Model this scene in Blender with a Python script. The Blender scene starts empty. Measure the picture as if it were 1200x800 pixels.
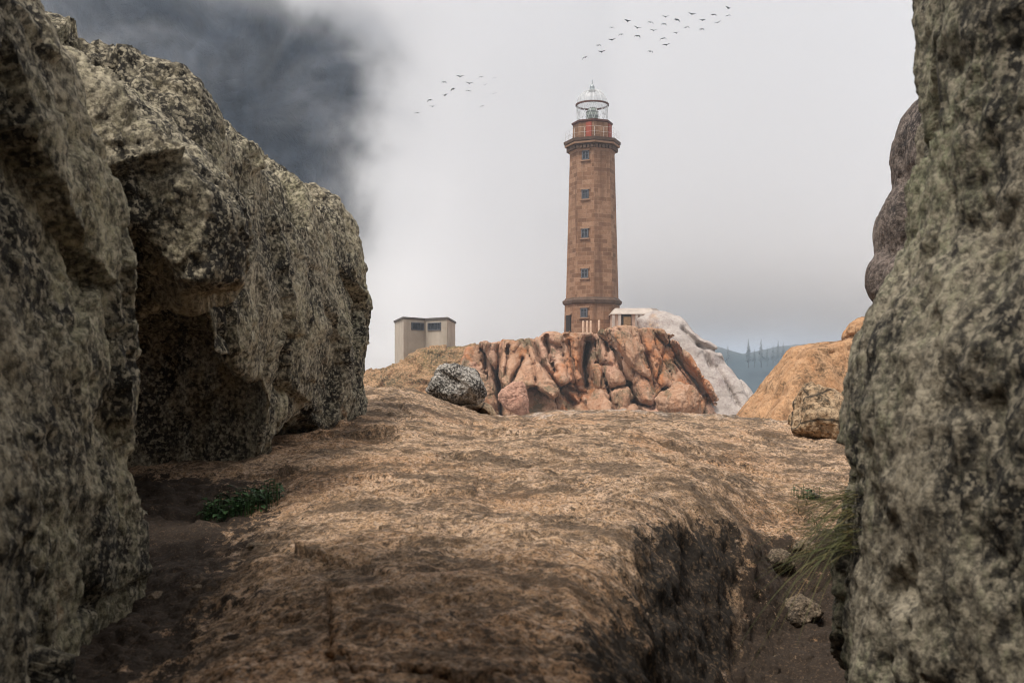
import bpy, math, random, time
import numpy as np
from mathutils import Vector, Matrix

random.seed(7)
rng = np.random.default_rng(7)
sc = bpy.context.scene
COL = sc.collection
F = 35.0 / 36.0 * 1200.0        # lens in pixels of the 1200 px wide photograph
HOR = 440.0                     # row of the horizon

def P(px, py, Y):
    """a place seen at photo pixel (px, py), Y metres in front of the lens"""
    return np.array([(px - 600.0) / F * Y, Y, (HOR - py) / F * Y])

# ------------------------------------------------------------------ noise
_perm = np.random.default_rng(3).permutation(256).astype(np.int32)
_perm = np.concatenate([_perm, _perm, _perm])
_g = np.random.default_rng(4).normal(size=(256, 3)).astype(np.float32)
_g /= np.linalg.norm(_g, axis=1)[:, None]

def perlin(x, y, z):
    x, y, z = np.broadcast_arrays(np.float32(x), np.float32(y), np.float32(z))
    xi = np.floor(x); yi = np.floor(y); zi = np.floor(z)
    xf = x - xi; yf = y - yi; zf = z - zi
    xi = xi.astype(np.int32) & 255; yi = yi.astype(np.int32) & 255; zi = zi.astype(np.int32) & 255
    u = xf * xf * xf * (xf * (xf * 6 - 15) + 10)
    v = yf * yf * yf * (yf * (yf * 6 - 15) + 10)
    w = zf * zf * zf * (zf * (zf * 6 - 15) + 10)
    out = np.zeros_like(x)
    for dx in (0, 1):
        a = _perm[xi + dx]; wx = u if dx else 1 - u
        for dy in (0, 1):
            b = _perm[a + yi + dy]; wy = v if dy else 1 - v
            for dz in (0, 1):
                g = _perm[b + zi + dz]; wz = w if dz else 1 - w
                d = _g[g, 0] * (xf - dx) + _g[g, 1] * (yf - dy) + _g[g, 2] * (zf - dz)
                out += wx * wy * wz * d
    return out * 1.5

def fbm(x, y, z, scale, octaves=3, gain=0.5, seed=0.0):
    s = 1.0 / scale; a = 1.0; t = 0.0; n = 0.0
    for k in range(octaves):
        t = t + a * perlin(x * s + seed + 17.3 * k, y * s + seed * 1.7 + 5.1 * k, z * s - seed + 9.7 * k)
        n += a; a *= gain; s *= 2.03
    return t / n

def ridged(x, y, z, scale, octaves=3, gain=0.5, seed=0.0):
    s = 1.0 / scale; a = 1.0; t = 0.0; n = 0.0
    for k in range(octaves):
        t = t + a * (1 - 2.2 * np.abs(perlin(x * s + seed + 11.3 * k, y * s + seed + 3.1 * k, z * s - seed + 7.7 * k)))
        n += a; a *= gain; s *= 2.03
    return t / n

def voronoi(p, seed=0):
    """F1, F2-F1 and a random number per cell"""
    p = p.astype(np.float32)
    b = np.floor(p).astype(np.int32)
    f1 = np.full(len(p), 9.0, np.float32); f2 = f1.copy(); cid = np.zeros(len(p), np.float32)
    r = np.random.default_rng(seed + 50).random((256, 4)).astype(np.float32)
    for dx in (-1, 0, 1):
        for dy in (-1, 0, 1):
            for dz in (-1, 0, 1):
                c = b + np.array([dx, dy, dz], np.int32)
                h = _perm[_perm[_perm[c[:, 0] & 255] + (c[:, 1] & 255)] + (c[:, 2] & 255)]
                q = c + r[h, :3]
                d = np.sqrt(((q - p) ** 2).sum(1))
                near = d < f1
                f2 = np.where(near, f1, np.minimum(f2, d))
                cid = np.where(near, r[h, 3], cid)
                f1 = np.where(near, d, f1)
    return f1, f2 - f1, cid

def facets(p, seed=0):
    """broken faces: each cell of a 3D voronoi gets a plane of its own"""
    p = p.astype(np.float32); b = np.floor(p).astype(np.int32)
    g = np.random.default_rng(seed + 90); r = g.random((256, 3)).astype(np.float32); tl = g.normal(size=(256, 3)).astype(np.float32); of = g.random(256).astype(np.float32)
    f1 = np.full(len(p), 9.0, np.float32); out = np.zeros(len(p), np.float32)
    for dx in (-1, 0, 1):
        for dy in (-1, 0, 1):
            for dz in (-1, 0, 1):
                c = b + np.array([dx, dy, dz], np.int32); h = _perm[_perm[_perm[c[:, 0] & 255] + (c[:, 1] & 255)] + (c[:, 2] & 255)]
                v = p - (c + r[h]); d = (v ** 2).sum(1); near = d < f1
                f1 = np.where(near, d, f1); out = np.where(near, (v * tl[h]).sum(1) * 0.6 + of[h] - 0.5, out)
    return out

def cells2(u, w, seed):
    """2D joint blocks: offset to the cell centre, distance to the joint, three random numbers"""
    shp = u.shape; p = np.stack([u.ravel(), w.ravel()], 1).astype(np.float32); b = np.floor(p).astype(np.int32)
    r = np.random.default_rng(seed).random((256, 5)).astype(np.float32)
    f1 = np.full(len(p), 9.0, np.float32); f2 = f1.copy(); best = np.zeros((len(p), 5), np.float32)
    for dx in (-1, 0, 1):
        for dz in (-1, 0, 1):
            c = b + np.array([dx, dz], np.int32); h = _perm[_perm[c[:, 0] & 255] + (c[:, 1] & 255)]
            v = p - (c + r[h, :2]); d = np.sqrt((v ** 2).sum(1)); near = d < f1
            f2 = np.where(near, f1, np.minimum(f2, d)); f1 = np.where(near, d, f1)
            best[near] = np.concatenate([v, r[h, 2:]], 1)[near]
    return [best[:, k].reshape(shp) for k in range(5)] + [(f2 - f1).reshape(shp)]

def sstep(a, b, x):
    t = np.clip((x - a) / (b - a), 0, 1)
    return t * t * (3 - 2 * t)

def smax(a, b, k):
    h = np.clip(0.5 + 0.5 * (a - b) / k, 0, 1)
    return b + (a - b) * h + k * h * (1 - h)

def smin(a, b, k):
    return -smax(-a, -b, k)

def poly_sdf(px, py, pts):
    """signed distance to a polygon, negative inside"""
    pts = np.asarray(pts, float); n = len(pts)
    d = np.full(px.shape, 1e9); inside = np.zeros(px.shape, bool)
    for i in range(n):
        a = pts[i]; b = pts[(i + 1) % n]; e = b - a
        wx = px - a[0]; wy = py - a[1]
        t = np.clip((wx * e[0] + wy * e[1]) / max(e @ e, 1e-12), 0, 1)
        d = np.minimum(d, (wx - e[0] * t) ** 2 + (wy - e[1] * t) ** 2)
        c = ((a[1] <= py) & (b[1] > py)) | ((b[1] <= py) & (a[1] > py))
        with np.errstate(divide='ignore', invalid='ignore'):
            xc = a[0] + (py - a[1]) / (b[1] - a[1]) * e[0]
        inside ^= c & (px < xc)
    d = np.sqrt(d)
    return np.where(inside, -d, d)

def line_dist(px, py, pts):
    pts = np.asarray(pts, float); d = np.full(px.shape, 1e9)
    for a, b in zip(pts[:-1], pts[1:]):
        e = b - a; wx = px - a[0]; wy = py - a[1]
        t = np.clip((wx * e[0] + wy * e[1]) / (e @ e), 0, 1)
        d = np.minimum(d, (wx - e[0] * t) ** 2 + (wy - e[1] * t) ** 2)
    return np.sqrt(d)

# ------------------------------------------------------------------ mesh helpers
def surface_nets(s, org, h):
    s = s.astype(np.float32)
    nx, ny, nz = s.shape
    ins = s < 0
    cnt = np.zeros((nx - 1, ny - 1, nz - 1), np.int8)
    for i in (0, 1):
        for j in (0, 1):
            for k in (0, 1):
                cnt += ins[i:nx - 1 + i, j:ny - 1 + j, k:nz - 1 + k]
    cells = np.argwhere((cnt > 0) & (cnt < 8))
    idx = np.full(cnt.shape, -1, np.int32)
    idx[cells[:, 0], cells[:, 1], cells[:, 2]] = np.arange(len(cells))
    acc = np.zeros((len(cells), 3)); num = np.zeros(len(cells))
    cor = [(i, j, k) for i in (0, 1) for j in (0, 1) for k in (0, 1)]
    val = {c: s[cells[:, 0] + c[0], cells[:, 1] + c[1], cells[:, 2] + c[2]] for c in cor}
    for a in cor:
        for ax in range(3):
            if a[ax] == 0:
                b = list(a); b[ax] = 1; b = tuple(b)
                va, vb = val[a], val[b]
                m = (va < 0) != (vb < 0)
                t = np.where(m, va / np.where(m, va - vb, 1), 0)
                p = np.tile(np.array(a, float), (len(cells), 1)); p[:, ax] += t
                acc[m] += p[m]; num[m] += 1
    verts = (cells + acc / num[:, None]) * h + np.array(org)
    quads = []
    for ax in range(3):
        sl0 = [slice(1, -1)] * 3; sl1 = [slice(1, -1)] * 3
        sl0[ax] = slice(0, -1); sl1[ax] = slice(1, None)
        a = ins[tuple(sl0)]; b = ins[tuple(sl1)]
        e = np.argwhere(a != b)
        o = np.ones(3, int); o[ax] = 0
        e = e + o
        flip = ~ins[e[:, 0], e[:, 1], e[:, 2]]
        u, v = [(1, 2), (2, 0), (0, 1)][ax]
        def cell(du, dv):
            c = e.copy(); c[:, u] -= du; c[:, v] -= dv
            return idx[c[:, 0], c[:, 1], c[:, 2]]
        q = np.stack([cell(1, 1), cell(0, 1), cell(0, 0), cell(1, 0)], 1)
        q[flip] = q[flip][:, ::-1]
        quads.append(q)
    return verts, np.concatenate(quads)

def mesh_np(name, verts, quads, smooth=True):
    me = bpy.data.meshes.new(name)
    quads = np.asarray(quads, np.int32)
    me.vertices.add(len(verts)); me.vertices.foreach_set('co', np.asarray(verts, np.float32).ravel())
    me.loops.add(quads.size); me.loops.foreach_set('vertex_index', quads.ravel())
    me.polygons.add(len(quads))
    me.polygons.foreach_set('loop_start', np.arange(0, quads.size, quads.shape[1], dtype=np.int32))
    me.polygons.foreach_set('use_smooth', np.full(len(quads), smooth))
    me.update(calc_edges=True)
    return me

def verts_of(me):
    a = np.zeros(len(me.vertices) * 3, np.float32); me.vertices.foreach_get('co', a); return a.reshape(-1, 3)

def normals_of(me):
    a = np.zeros(len(me.vertices) * 3, np.float32); me.vertex_normals.foreach_get('vector', a); return a.reshape(-1, 3)

def subdivide(me, levels):
    o = bpy.data.objects.new('tmp', me); COL.objects.link(o)
    m = o.modifiers.new('s', 'SUBSURF'); m.levels = levels; m.render_levels = levels
    dg = bpy.context.evaluated_depsgraph_get()
    out = bpy.data.meshes.new_from_object(o.evaluated_get(dg))
    bpy.data.objects.remove(o); bpy.data.meshes.remove(me)
    return out

def tag(o, label=None, cat=None, group=None, kind=None):
    if label: o['label'] = label
    if cat: o['category'] = cat
    if group: o['group'] = group
    if kind: o['kind'] = kind
    return o

def link(name, me, mat=None, parent=None, loc=None):
    o = bpy.data.objects.new(name, me); COL.objects.link(o)
    if mat is not None: me.materials.append(mat)
    if loc is not None: o.location = loc
    if parent is not None: o.parent = parent
    return o

def empty(name, loc, rz=0):
    o = bpy.data.objects.new(name, None); COL.objects.link(o); o.location = loc; o.rotation_euler.z = rz
    o.empty_display_size = 0.3
    return o

def make_rock(name, lo, hi, h, sdf, disp=None, sub=1, mat=None, kind=None, label=None, cat='rock', group=None):
    lo = np.array(lo, float); hi = np.array(hi, float)
    n = np.ceil((hi - lo) / h).astype(int) + 1
    X = (lo[0] + h * np.arange(n[0]))[:, None, None].astype(np.float32)
    Y = (lo[1] + h * np.arange(n[1]))[None, :, None].astype(np.float32)
    Z = (lo[2] + h * np.arange(n[2]))[None, None, :].astype(np.float32)
    s = np.broadcast_to(sdf(X, Y, Z), tuple(n)).astype(np.float32).copy()
    for ax in range(3):                              # close it at the box
        sl = [slice(None)] * 3
        for e in (0, -1):
            sl[ax] = e; s[tuple(sl)] = np.maximum(s[tuple(sl)], 0.3 * h)
    v, q = surface_nets(s, lo, h)
    me = mesh_np(name, v, q)
    if sub: me = subdivide(me, sub)
    if disp:
        v = verts_of(me); nn = normals_of(me)
        d = disp(v[:, 0], v[:, 1], v[:, 2], nn)
        v = v + nn * np.asarray(d, np.float32)[:, None]
    else:
        v = verts_of(me)
    org = np.array([(lo[0] + hi[0]) / 2, (lo[1] + hi[1]) / 2, lo[2]])
    v = v - org
    me.vertices.foreach_set('co', v.astype(np.float32).ravel())
    me.polygons.foreach_set('use_smooth', np.ones(len(me.polygons), bool))
    me.update()
    o = link(name, me, mat, loc=org)
    if kind: tag(o, kind=kind)
    else: tag(o, label, cat, group)
    return o

class MB:
    """collects boxes, tubes and lofts for ONE mesh object"""
    def __init__(s): s.v = []; s.f = []; s.uv = []
    def add(s, vs, fs, uvs=None):
        b = len(s.v); s.v += [tuple(map(float, v)) for v in vs]
        for k, f in enumerate(fs):
            s.f.append([b + i for i in f]); s.uv.append(uvs[k] if uvs else [(0, 0)] * len(f))
    def box(s, c, size, M=None):
        c = Vector(c); x, y, z = [d / 2 for d in size]
        vs = [Vector((sx * x, sy * y, sz * z)) for sx in (-1, 1) for sy in (-1, 1) for sz in (-1, 1)]
        if M is not None: vs = [M @ v for v in vs]
        s.add([v + c for v in vs], [(0, 1, 3, 2), (4, 6, 7, 5), (0, 4, 5, 1), (2, 3, 7, 6), (0, 2, 6, 4), (1, 5, 7, 3)])
    def tube(s, pts, r, n=6):
        pts = [Vector(p) for p in pts]; rs = r if isinstance(r, (list, tuple)) else [r] * len(pts)
        rings = []
        for i, p in enumerate(pts):
            d = (pts[min(i + 1, len(pts) - 1)] - pts[max(i - 1, 0)]).normalized()
            a = d.orthogonal().normalized() if abs(d.z) > .95 else d.cross(Vector((0, 0, 1))).normalized()
            b = d.cross(a).normalized()
            rings.append([p + rs[i] * (math.cos(t) * a + math.sin(t) * b) for t in [2 * math.pi * k / n for k in range(n)]])
        vs = [v for rr in rings for v in rr]; fs = []
        for i in range(len(rings) - 1):
            for k in range(n):
                fs.append((i * n + k, i * n + (k + 1) % n, (i + 1) * n + (k + 1) % n, (i + 1) * n + k))
        fs.append(tuple(range(n))[::-1]); fs.append(tuple((len(rings) - 1) * n + k for k in range(n)))
        s.add(vs, fs)
    def loft(s, prof, n=8, a0=-math.pi / 2, c=(0, 0), caps=True):
        """rings (radius, z) joined into a prism with sides; uv in metres along the side"""
        for (r0, z0), (r1, z1) in zip(prof[:-1], prof[1:]):
            for k in range(n):
                t0 = a0 + 2 * math.pi * k / n; t1 = a0 + 2 * math.pi * (k + 1) / n
                q = [(c[0] + r0 * math.cos(t0), c[1] + r0 * math.sin(t0), z0), (c[0] + r0 * math.cos(t1), c[1] + r0 * math.sin(t1), z0),
                     (c[0] + r1 * math.cos(t1), c[1] + r1 * math.sin(t1), z1), (c[0] + r1 * math.cos(t0), c[1] + r1 * math.sin(t0), z1)]
                w = 2 * math.sin(math.pi / n)
                s.add(q, [(0, 1, 2, 3)], [[(k * 3.37 - r0 * w / 2, z0), (k * 3.37 + r0 * w / 2, z0), (k * 3.37 + r1 * w / 2, z1), (k * 3.37 - r1 * w / 2, z1)]])
        if caps:
            for (r, z), rev in ((prof[0], True), (prof[-1], False)):
                if r > 1e-4:
                    ring = [(c[0] + r * math.cos(a0 + 2 * math.pi * k / n), c[1] + r * math.sin(a0 + 2 * math.pi * k / n), z) for k in range(n)]
                    s.add(ring[::-1] if rev else ring, [tuple(range(n))])
    def prism(s, plan, z0, z1):
        n = len(plan); vs = [(x, y, z0) for x, y in plan] + [(x, y, z1) for x, y in plan]; L = 0
        for k in range(n):
            j = (k + 1) % n; w = math.dist(plan[k], plan[j])
            s.add([vs[k], vs[j], vs[n + j], vs[n + k]], [(0, 1, 2, 3)], [[(L, z0), (L + w, z0), (L + w, z1), (L, z1)]]); L += w
        s.add(vs[:n][::-1], [tuple(range(n))]); s.add(vs[n:], [tuple(range(n))])
    def build(s, name, mat, parent=None, loc=None, smooth=False):
        me = bpy.data.meshes.new(name); me.from_pydata(s.v, [], s.f)
        uv = me.uv_layers.new(name='UVMap')
        flat = [c for f in s.uv for u in f for c in u]
        uv.data.foreach_set('uv', flat)
        if smooth: me.polygons.foreach_set('use_smooth', [True] * len(me.polygons))
        me.update()
        return link(name, me, mat, parent, loc)

# ------------------------------------------------------------------ materials
class NT:
    def __init__(s, name):
        s.m = bpy.data.materials.new(name); s.m.use_nodes = True
        s.t = s.m.node_tree; s.b = s.t.nodes['Principled BSDF']; s.out = s.t.nodes['Material Output']
        s.b.inputs['Roughness'].default_value = 0.9; s.b.inputs['Specular IOR Level'].default_value = 0.25
        s.tc = s.t.nodes.new('ShaderNodeTexCoord')
    def n(s, kind, **kw):
        nd = s.t.nodes.new(kind)
        for k, v in kw.items():
            if k.startswith('i_'): nd.inputs[k[2:].replace('_', ' ')].default_value = v
            else: setattr(nd, k, v)
        return nd
    def L(s, a, b): s.t.links.new(a, b)
    def coord(s, out='Object', scale=(1, 1, 1), rot=(0, 0, 0), loc=(0, 0, 0)):
        mp = s.n('ShaderNodeMapping'); s.L(s.tc.outputs[out], mp.inputs['Vector'])
        mp.inputs['Scale'].default_value = scale; mp.inputs['Rotation'].default_value = rot; mp.inputs['Location'].default_value = loc
        return mp.outputs['Vector']
    def noise(s, vec, scale, detail=4, rough=0.6, dist=0.0):
        nd = s.n('ShaderNodeTexNoise'); s.L(vec, nd.inputs['Vector'])
        nd.inputs['Scale'].default_value = scale; nd.inputs['Detail'].default_value = detail
        nd.inputs['Roughness'].default_value = rough; nd.inputs['Distortion'].default_value = dist
        return nd.outputs['Fac']
    def vor(s, vec, scale, feature='F1', out='Distance', rand=1.0):
        nd = s.n('ShaderNodeTexVoronoi', feature=feature); s.L(vec, nd.inputs['Vector'])
        nd.inputs['Scale'].default_value = scale; nd.inputs['Randomness'].default_value = rand
        return nd.outputs[out]
    def ramp(s, fac, stops):
        nd = s.n('ShaderNodeValToRGB'); s.L(fac, nd.inputs['Fac'])
        e = nd.color_ramp.elements
        while len(e) < len(stops): e.new(0.5)
        for k, (p, c) in enumerate(stops):
            e[k].position = p
            e[k].color = (c, c, c, 1) if isinstance(c, (int, float)) else (*c, 1)
        return nd.outputs['Color']
    def mix(s, fac, a, b, mode='MIX'):
        nd = s.n('ShaderNodeMix', data_type='RGBA', blend_type=mode)
        for sock, v in ((nd.inputs[0], fac), (nd.inputs[6], a), (nd.inputs[7], b)):
            if isinstance(v, (int, float)): sock.default_value = v
            elif isinstance(v, tuple): sock.default_value = (*v, 1)
            else: s.L(v, sock)
        return nd.outputs[2]
    def math(s, op, a, b=0.0, clamp=False):
        nd = s.n('ShaderNodeMath', operation=op, use_clamp=clamp)
        for sock, v in ((nd.inputs[0], a), (nd.inputs[1], b)):
            if isinstance(v, (int, float)): sock.default_value = v
            else: s.L(v, sock)
        return nd.outputs[0]
    def maprange(s, v, a, b, c=0.0, d=1.0, kind='SMOOTHSTEP'):
        nd = s.n('ShaderNodeMapRange', interpolation_type=kind)
        s.L(v, nd.inputs['Value'])
        for k, x in zip(('From Min', 'From Max', 'To Min', 'To Max'), (a, b, c, d)): nd.inputs[k].default_value = x
        return nd.outputs['Result']
    def jit(s, vec, scale, amp):
        nd = s.n('ShaderNodeTexNoise'); s.L(vec, nd.inputs['Vector']); nd.inputs['Scale'].default_value = scale; nd.inputs['Detail'].default_value = 3
        a = s.n('ShaderNodeVectorMath', operation='SUBTRACT'); s.L(nd.outputs['Color'], a.inputs[0]); a.inputs[1].default_value = (0.5, 0.5, 0.5)
        b = s.n('ShaderNodeVectorMath', operation='SCALE'); s.L(a.outputs[0], b.inputs[0]); b.inputs['Scale'].default_value = amp
        d = s.n('ShaderNodeVectorMath', operation='ADD'); s.L(vec, d.inputs[0]); s.L(b.outputs[0], d.inputs[1]); return d.outputs[0]
    def sep(s, vec):
        nd = s.n('ShaderNodeSeparateXYZ'); s.L(vec, nd.inputs[0]); return nd.outputs
    def bump(s, height, strength=1.0, dist=0.01, prev=None):
        nd = s.n('ShaderNodeBump'); s.L(height, nd.inputs['Height'])
        nd.inputs['Strength'].default_value = strength; nd.inputs['Distance'].default_value = dist
        if prev is not None: s.L(prev, nd.inputs['Normal'])
        return nd.outputs['Normal']
    def done(s, col=None, normal=None, rough=None):
        if col is not None:
            if isinstance(col, tuple): s.b.inputs['Base Color'].default_value = (*col, 1)
            else: s.L(col, s.b.inputs['Base Color'])
        if normal is not None: s.L(normal, s.b.inputs['Normal'])
        if rough is not None: s.b.inputs['Roughness'].default_value = rough
        return s.m

def plain(name, col, rough=0.8, metal=0.0, var=0.25, scale=3.0):
    t = NT(name); v = t.coord()
    n = t.noise(v, scale, 5, 0.65)
    k = t.ramp(n, [(0.3, 1 - var), (0.7, 1 + var * 0.6)])
    c = t.mix(1.0, col, k, 'MULTIPLY')
    t.b.inputs['Metallic'].default_value = metal
    return t.done(c, t.bump(n, 0.3, 0.01), rough)

def rock_mat(name, base, light, dark, lichen=None, rust=None, S=1.0, dark_lo=0.40, dark_hi=0.56, aniso=(1, 1, 1), grain=1.0, rust_lo=0.6):
    """weathered granite: broad tone, dark lichen blotches, pale crystals; S scales every pattern (metres)"""
    t = NT(name); v = t.coord(); va = t.coord(scale=aniso)
    big = t.noise(v, 0.9 / S, 5, 0.6, 0.4)
    mid = t.noise(va, 5.5 / S, 6, 0.68, 0.3)
    fine = t.noise(va, 26.0 / S, 6, 0.75)
    spk = t.noise(v, 85.0 / S, 3, 0.7)
    vd = t.jit(v, 22.0 / S, 0.010 * S)
    l1 = t.vor(vd, 24.0 / S); l2 = t.vor(vd, 62.0 / S); cr = t.vor(vd, 62.0 / S, 'F1', 'Color')
    crs = t.n('ShaderNodeSeparateColor'); t.L(cr, crs.inputs[0])
    c = t.mix(t.ramp(mid, [(0.38, 0.0), (0.64, 1.0)]), base, light)
    if lichen is not None:
        c = t.mix(t.ramp(t.math('ADD', t.math('MULTIPLY', big, 0.6), t.math('MULTIPLY', fine, 0.4)), [(0.47, 0.0), (0.60, 0.85)]), c, lichen)
    if rust is not None:
        b2 = t.noise(t.coord(loc=(3.1, 7.7, 1.3)), 1.6 / S, 5, 0.62, 0.6)
        c = t.mix(t.ramp(b2, [(rust_lo, 0.0), (rust_lo + 0.1, 0.8)]), c, rust)
    dk = t.math('ADD', t.math('MULTIPLY', t.noise(t.coord(loc=(9, 2, 5), scale=aniso), 2.6 / S, 6, 0.72, 0.3), 0.62), t.math('MULTIPLY', fine, 0.38))
    c = t.mix(t.ramp(dk, [(dark_lo, 1.0), (dark_hi, 0.0)]), c, dark)
    c = t.mix(t.ramp(spk, [(0.30, 1.0), (0.42, 0.0)]), c, t.mix(0.75, c, dark))
    c = t.mix(t.ramp(spk, [(0.58, 0.0), (0.70, 0.55)]), c, t.mix(0.6, c, light))
    gap = t.math('ADD', t.math('MULTIPLY', l1, 0.6), t.math('MULTIPLY', l2, 0.4))
    c = t.mix(t.math('MULTIPLY', t.ramp(gap, [(0.50, 0.0), (0.76, 1.0)]), 0.35 * grain), c, t.mix(0.7, c, dark))
    c = t.mix(t.ramp(crs.outputs[0], [(0.80, 0.0), (0.84, 0.55 * grain)]), c, t.mix(0.7, c, light))
    c = t.mix(t.ramp(crs.outputs[1], [(0.80, 0.0), (0.84, 0.6 * grain)]), c, t.mix(0.7, c, dark))
    h = t.math('ADD', t.math('MULTIPLY', mid, 0.5), t.math('ADD', t.math('MULTIPLY', fine, 0.4 * grain), t.math('MULTIPLY', spk, 0.12 * grain)))
    h = t.math('SUBTRACT', h, t.math('MULTIPLY', gap, 0.15 * grain))
    s2 = t.noise(t.coord(loc=(4, 4, 4)), 40.0 / S, 3, 0.6)
    c = t.mix(t.math('MULTIPLY', t.ramp(s2, [(0.39, 1.0), (0.465, 0.0)]), 0.65 * grain), c, t.mix(0.85, c, dark))
    c = t.mix(t.math('MULTIPLY', t.ramp(s2, [(0.54, 0.0), (0.62, 1.0)]), 0.6 * grain), c, light)
    nrm = t.bump(h, 1.0, 0.036 * S)
    return t, c, nrm

M = {}
t, c, n = rock_mat('left_granite', (0.235, 0.197, 0.132), (0.48, 0.425, 0.315), (0.02, 0.018, 0.015), lichen=(0.35, 0.325, 0.21), rust=(0.30, 0.14, 0.055), S=1.0, dark_lo=0.455, dark_hi=0.57, aniso=(1, 1, 0.6), rust_lo=0.64)
M['left'] = t.done(c, n)
t, c, n = rock_mat('right_granite', (0.165, 0.145, 0.108), (0.35, 0.31, 0.235), (0.022, 0.021, 0.019), lichen=(0.23, 0.24, 0.15), rust=(0.2, 0.13, 0.08), S=0.9, dark_lo=0.43, dark_hi=0.545, aniso=(1, 1, 0.42), rust_lo=0.68)
M['right'] = t.done(c, n)
t, c, n = rock_mat('purple_granite', (0.16, 0.125, 0.108), (0.28, 0.23, 0.20), (0.03, 0.026, 0.026), rust=(0.25, 0.11, 0.05), S=1.0)
M['purple'] = t.done(c, n)
t, c, n = rock_mat('orange_granite', (0.34, 0.18, 0.088), (0.50, 0.305, 0.17), (0.09, 0.055, 0.03), rust=(0.46, 0.20, 0.07), S=2.2, dark_lo=0.40, dark_hi=0.50, grain=0.5)
M['orange'] = t.done(c, n)
t, c, n = rock_mat('grey_lichen_granite', (0.25, 0.225, 0.19), (0.52, 0.485, 0.44), (0.022, 0.02, 0.018), S=0.8, dark_lo=0.47, dark_hi=0.57)
M['grey'] = t.done(c, n)
t, c, n = rock_mat('tan_granite', (0.32, 0.205, 0.115), (0.48, 0.35, 0.225), (0.06, 0.05, 0.035), S=1.4, dark_lo=0.40, dark_hi=0.5)
ck = t.vor(t.coord(loc=(1, 2, 3)), 3.0, 'DISTANCE_TO_EDGE')
c = t.mix(t.ramp(ck, [(0.0, 1.0), (0.05, 0.0)]), c, (0.03, 0.025, 0.02))
M['tan'] = t.done(c, n)
t, c, n = rock_mat('pink_granite', (0.44, 0.23, 0.16), (0.52, 0.31, 0.225), (0.2, 0.11, 0.07), S=8.0, dark_lo=0.36, dark_hi=0.46)
M['pink'] = t.done(c, n)
t, c, n = rock_mat('rusty_granite', (0.40, 0.18, 0.085), (0.52, 0.33, 0.2), (0.05, 0.04, 0.03), lichen=(0.2, 0.19, 0.12), S=5.0)
M['rusty'] = t.done(c, n)
t, c, n = rock_mat('pale_granite', (0.36, 0.315, 0.285), (0.47, 0.42, 0.385), (0.23, 0.185, 0.175), rust=(0.50, 0.31, 0.16), S=7.0, dark_lo=0.38, dark_hi=0.50, grain=0.4, rust_lo=0.57)
M['pale'] = t.done(c, n)

t, c, n = rock_mat('crevice_stone', (0.155, 0.112, 0.075), (0.27, 0.21, 0.15), (0.03, 0.025, 0.02), S=0.5)
M['stone'] = t.done(c, n)
# cliff: jointed orange granite, each joint block with a tone of its own
t = NT('cliff_granite'); v = t.coord(scale=(0.85, 0.5, 0.32), rot=(0, math.radians(14), 0))
big = t.noise(t.coord(), 0.28, 5, 0.6, 0.5); mid = t.noise(t.coord(scale=(1, 1, 0.45)), 1.3, 6, 0.7, 0.5); fine = t.noise(t.coord(), 5.5, 6, 0.75)
cell = t.vor(v, 0.7, 'F1', 'Color')
cs = t.n('ShaderNodeSeparateColor'); t.L(cell, cs.inputs[0])
c = t.ramp(cs.outputs[0], [(0.0, (0.30, 0.155, 0.085)), (0.3, (0.42, 0.22, 0.125)), (0.6, (0.50, 0.30, 0.20)), (0.85, (0.52, 0.29, 0.205)), (1.0, (0.46, 0.20, 0.095))])
c = t.mix(t.ramp(mid, [(0.42, 0.0), (0.66, 0.75)]), c, (0.55, 0.37, 0.26))
c = t.mix(t.ramp(big, [(0.52, 0.0), (0.62, 0.7)]), c, (0.46, 0.17, 0.06))
lm = t.math('ADD', t.math('MULTIPLY', t.noise(t.coord(loc=(4, 1, 8)), 0.42, 6, 0.7, 0.4), 0.7), t.math('MULTIPLY', fine, 0.3))
c = t.mix(t.ramp(lm, [(0.51, 0.0), (0.585, 0.8)]), c, (0.14, 0.12, 0.07))
c = t.mix(t.ramp(t.math('ADD', t.math('MULTIPLY', mid, 0.5), t.math('MULTIPLY', fine, 0.5)), [(0.37, 0.9), (0.45, 0.0)]), c, (0.05, 0.038, 0.028))
M['cliff'] = t.done(c, t.bump(t.math('ADD', mid, t.math('MULTIPLY', fine, 0.6)), 0.9, 0.3))

# shoulder of the hill: orange rock with olive heath
t, c, n = rock_mat('heath_rock', (0.30, 0.165, 0.085), (0.44, 0.27, 0.15), (0.045, 0.04, 0.02), lichen=(0.13, 0.115, 0.045), S=6.0, dark_lo=0.40, dark_hi=0.52)
M['heath'] = t.done(c, n)

# foreground slab
t = NT('slab_granite'); v = t.coord()
mid = t.noise(v, 5.0, 7, 0.72); fine = t.noise(v, 24.0, 6, 0.78); spk = t.noise(v, 75.0, 4, 0.75)
big = t.noise(v, 0.8, 5, 0.6, 0.5); xyz = t.sep(v)
vd = t.jit(v, 30.0, 0.018)
l1 = t.vor(vd, 26.0); l2 = t.vor(vd, 70.0); cr = t.n('ShaderNodeSeparateColor'); t.L(t.vor(vd, 88.0, 'F1', 'Color'), cr.inputs[0])
cr2 = t.n('ShaderNodeSeparateColor'); t.L(t.vor(vd, 19.0, 'F1', 'Color'), cr2.inputs[0])
gap = t.math('ADD', t.math('MULTIPLY', l1, 0.55), t.math('MULTIPLY', l2, 0.45))
c = t.mix(t.ramp(fine, [(0.36, 0.0), (0.62, 1.0)]), (0.30, 0.178, 0.096), (0.54, 0.365, 0.225))
c = t.mix(t.ramp(t.noise(t.coord(loc=(7, 1, 2)), 11.0, 7, 0.75), [(0.48, 0.0), (0.66, 0.8)]), c, (0.60, 0.43, 0.31))
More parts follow.
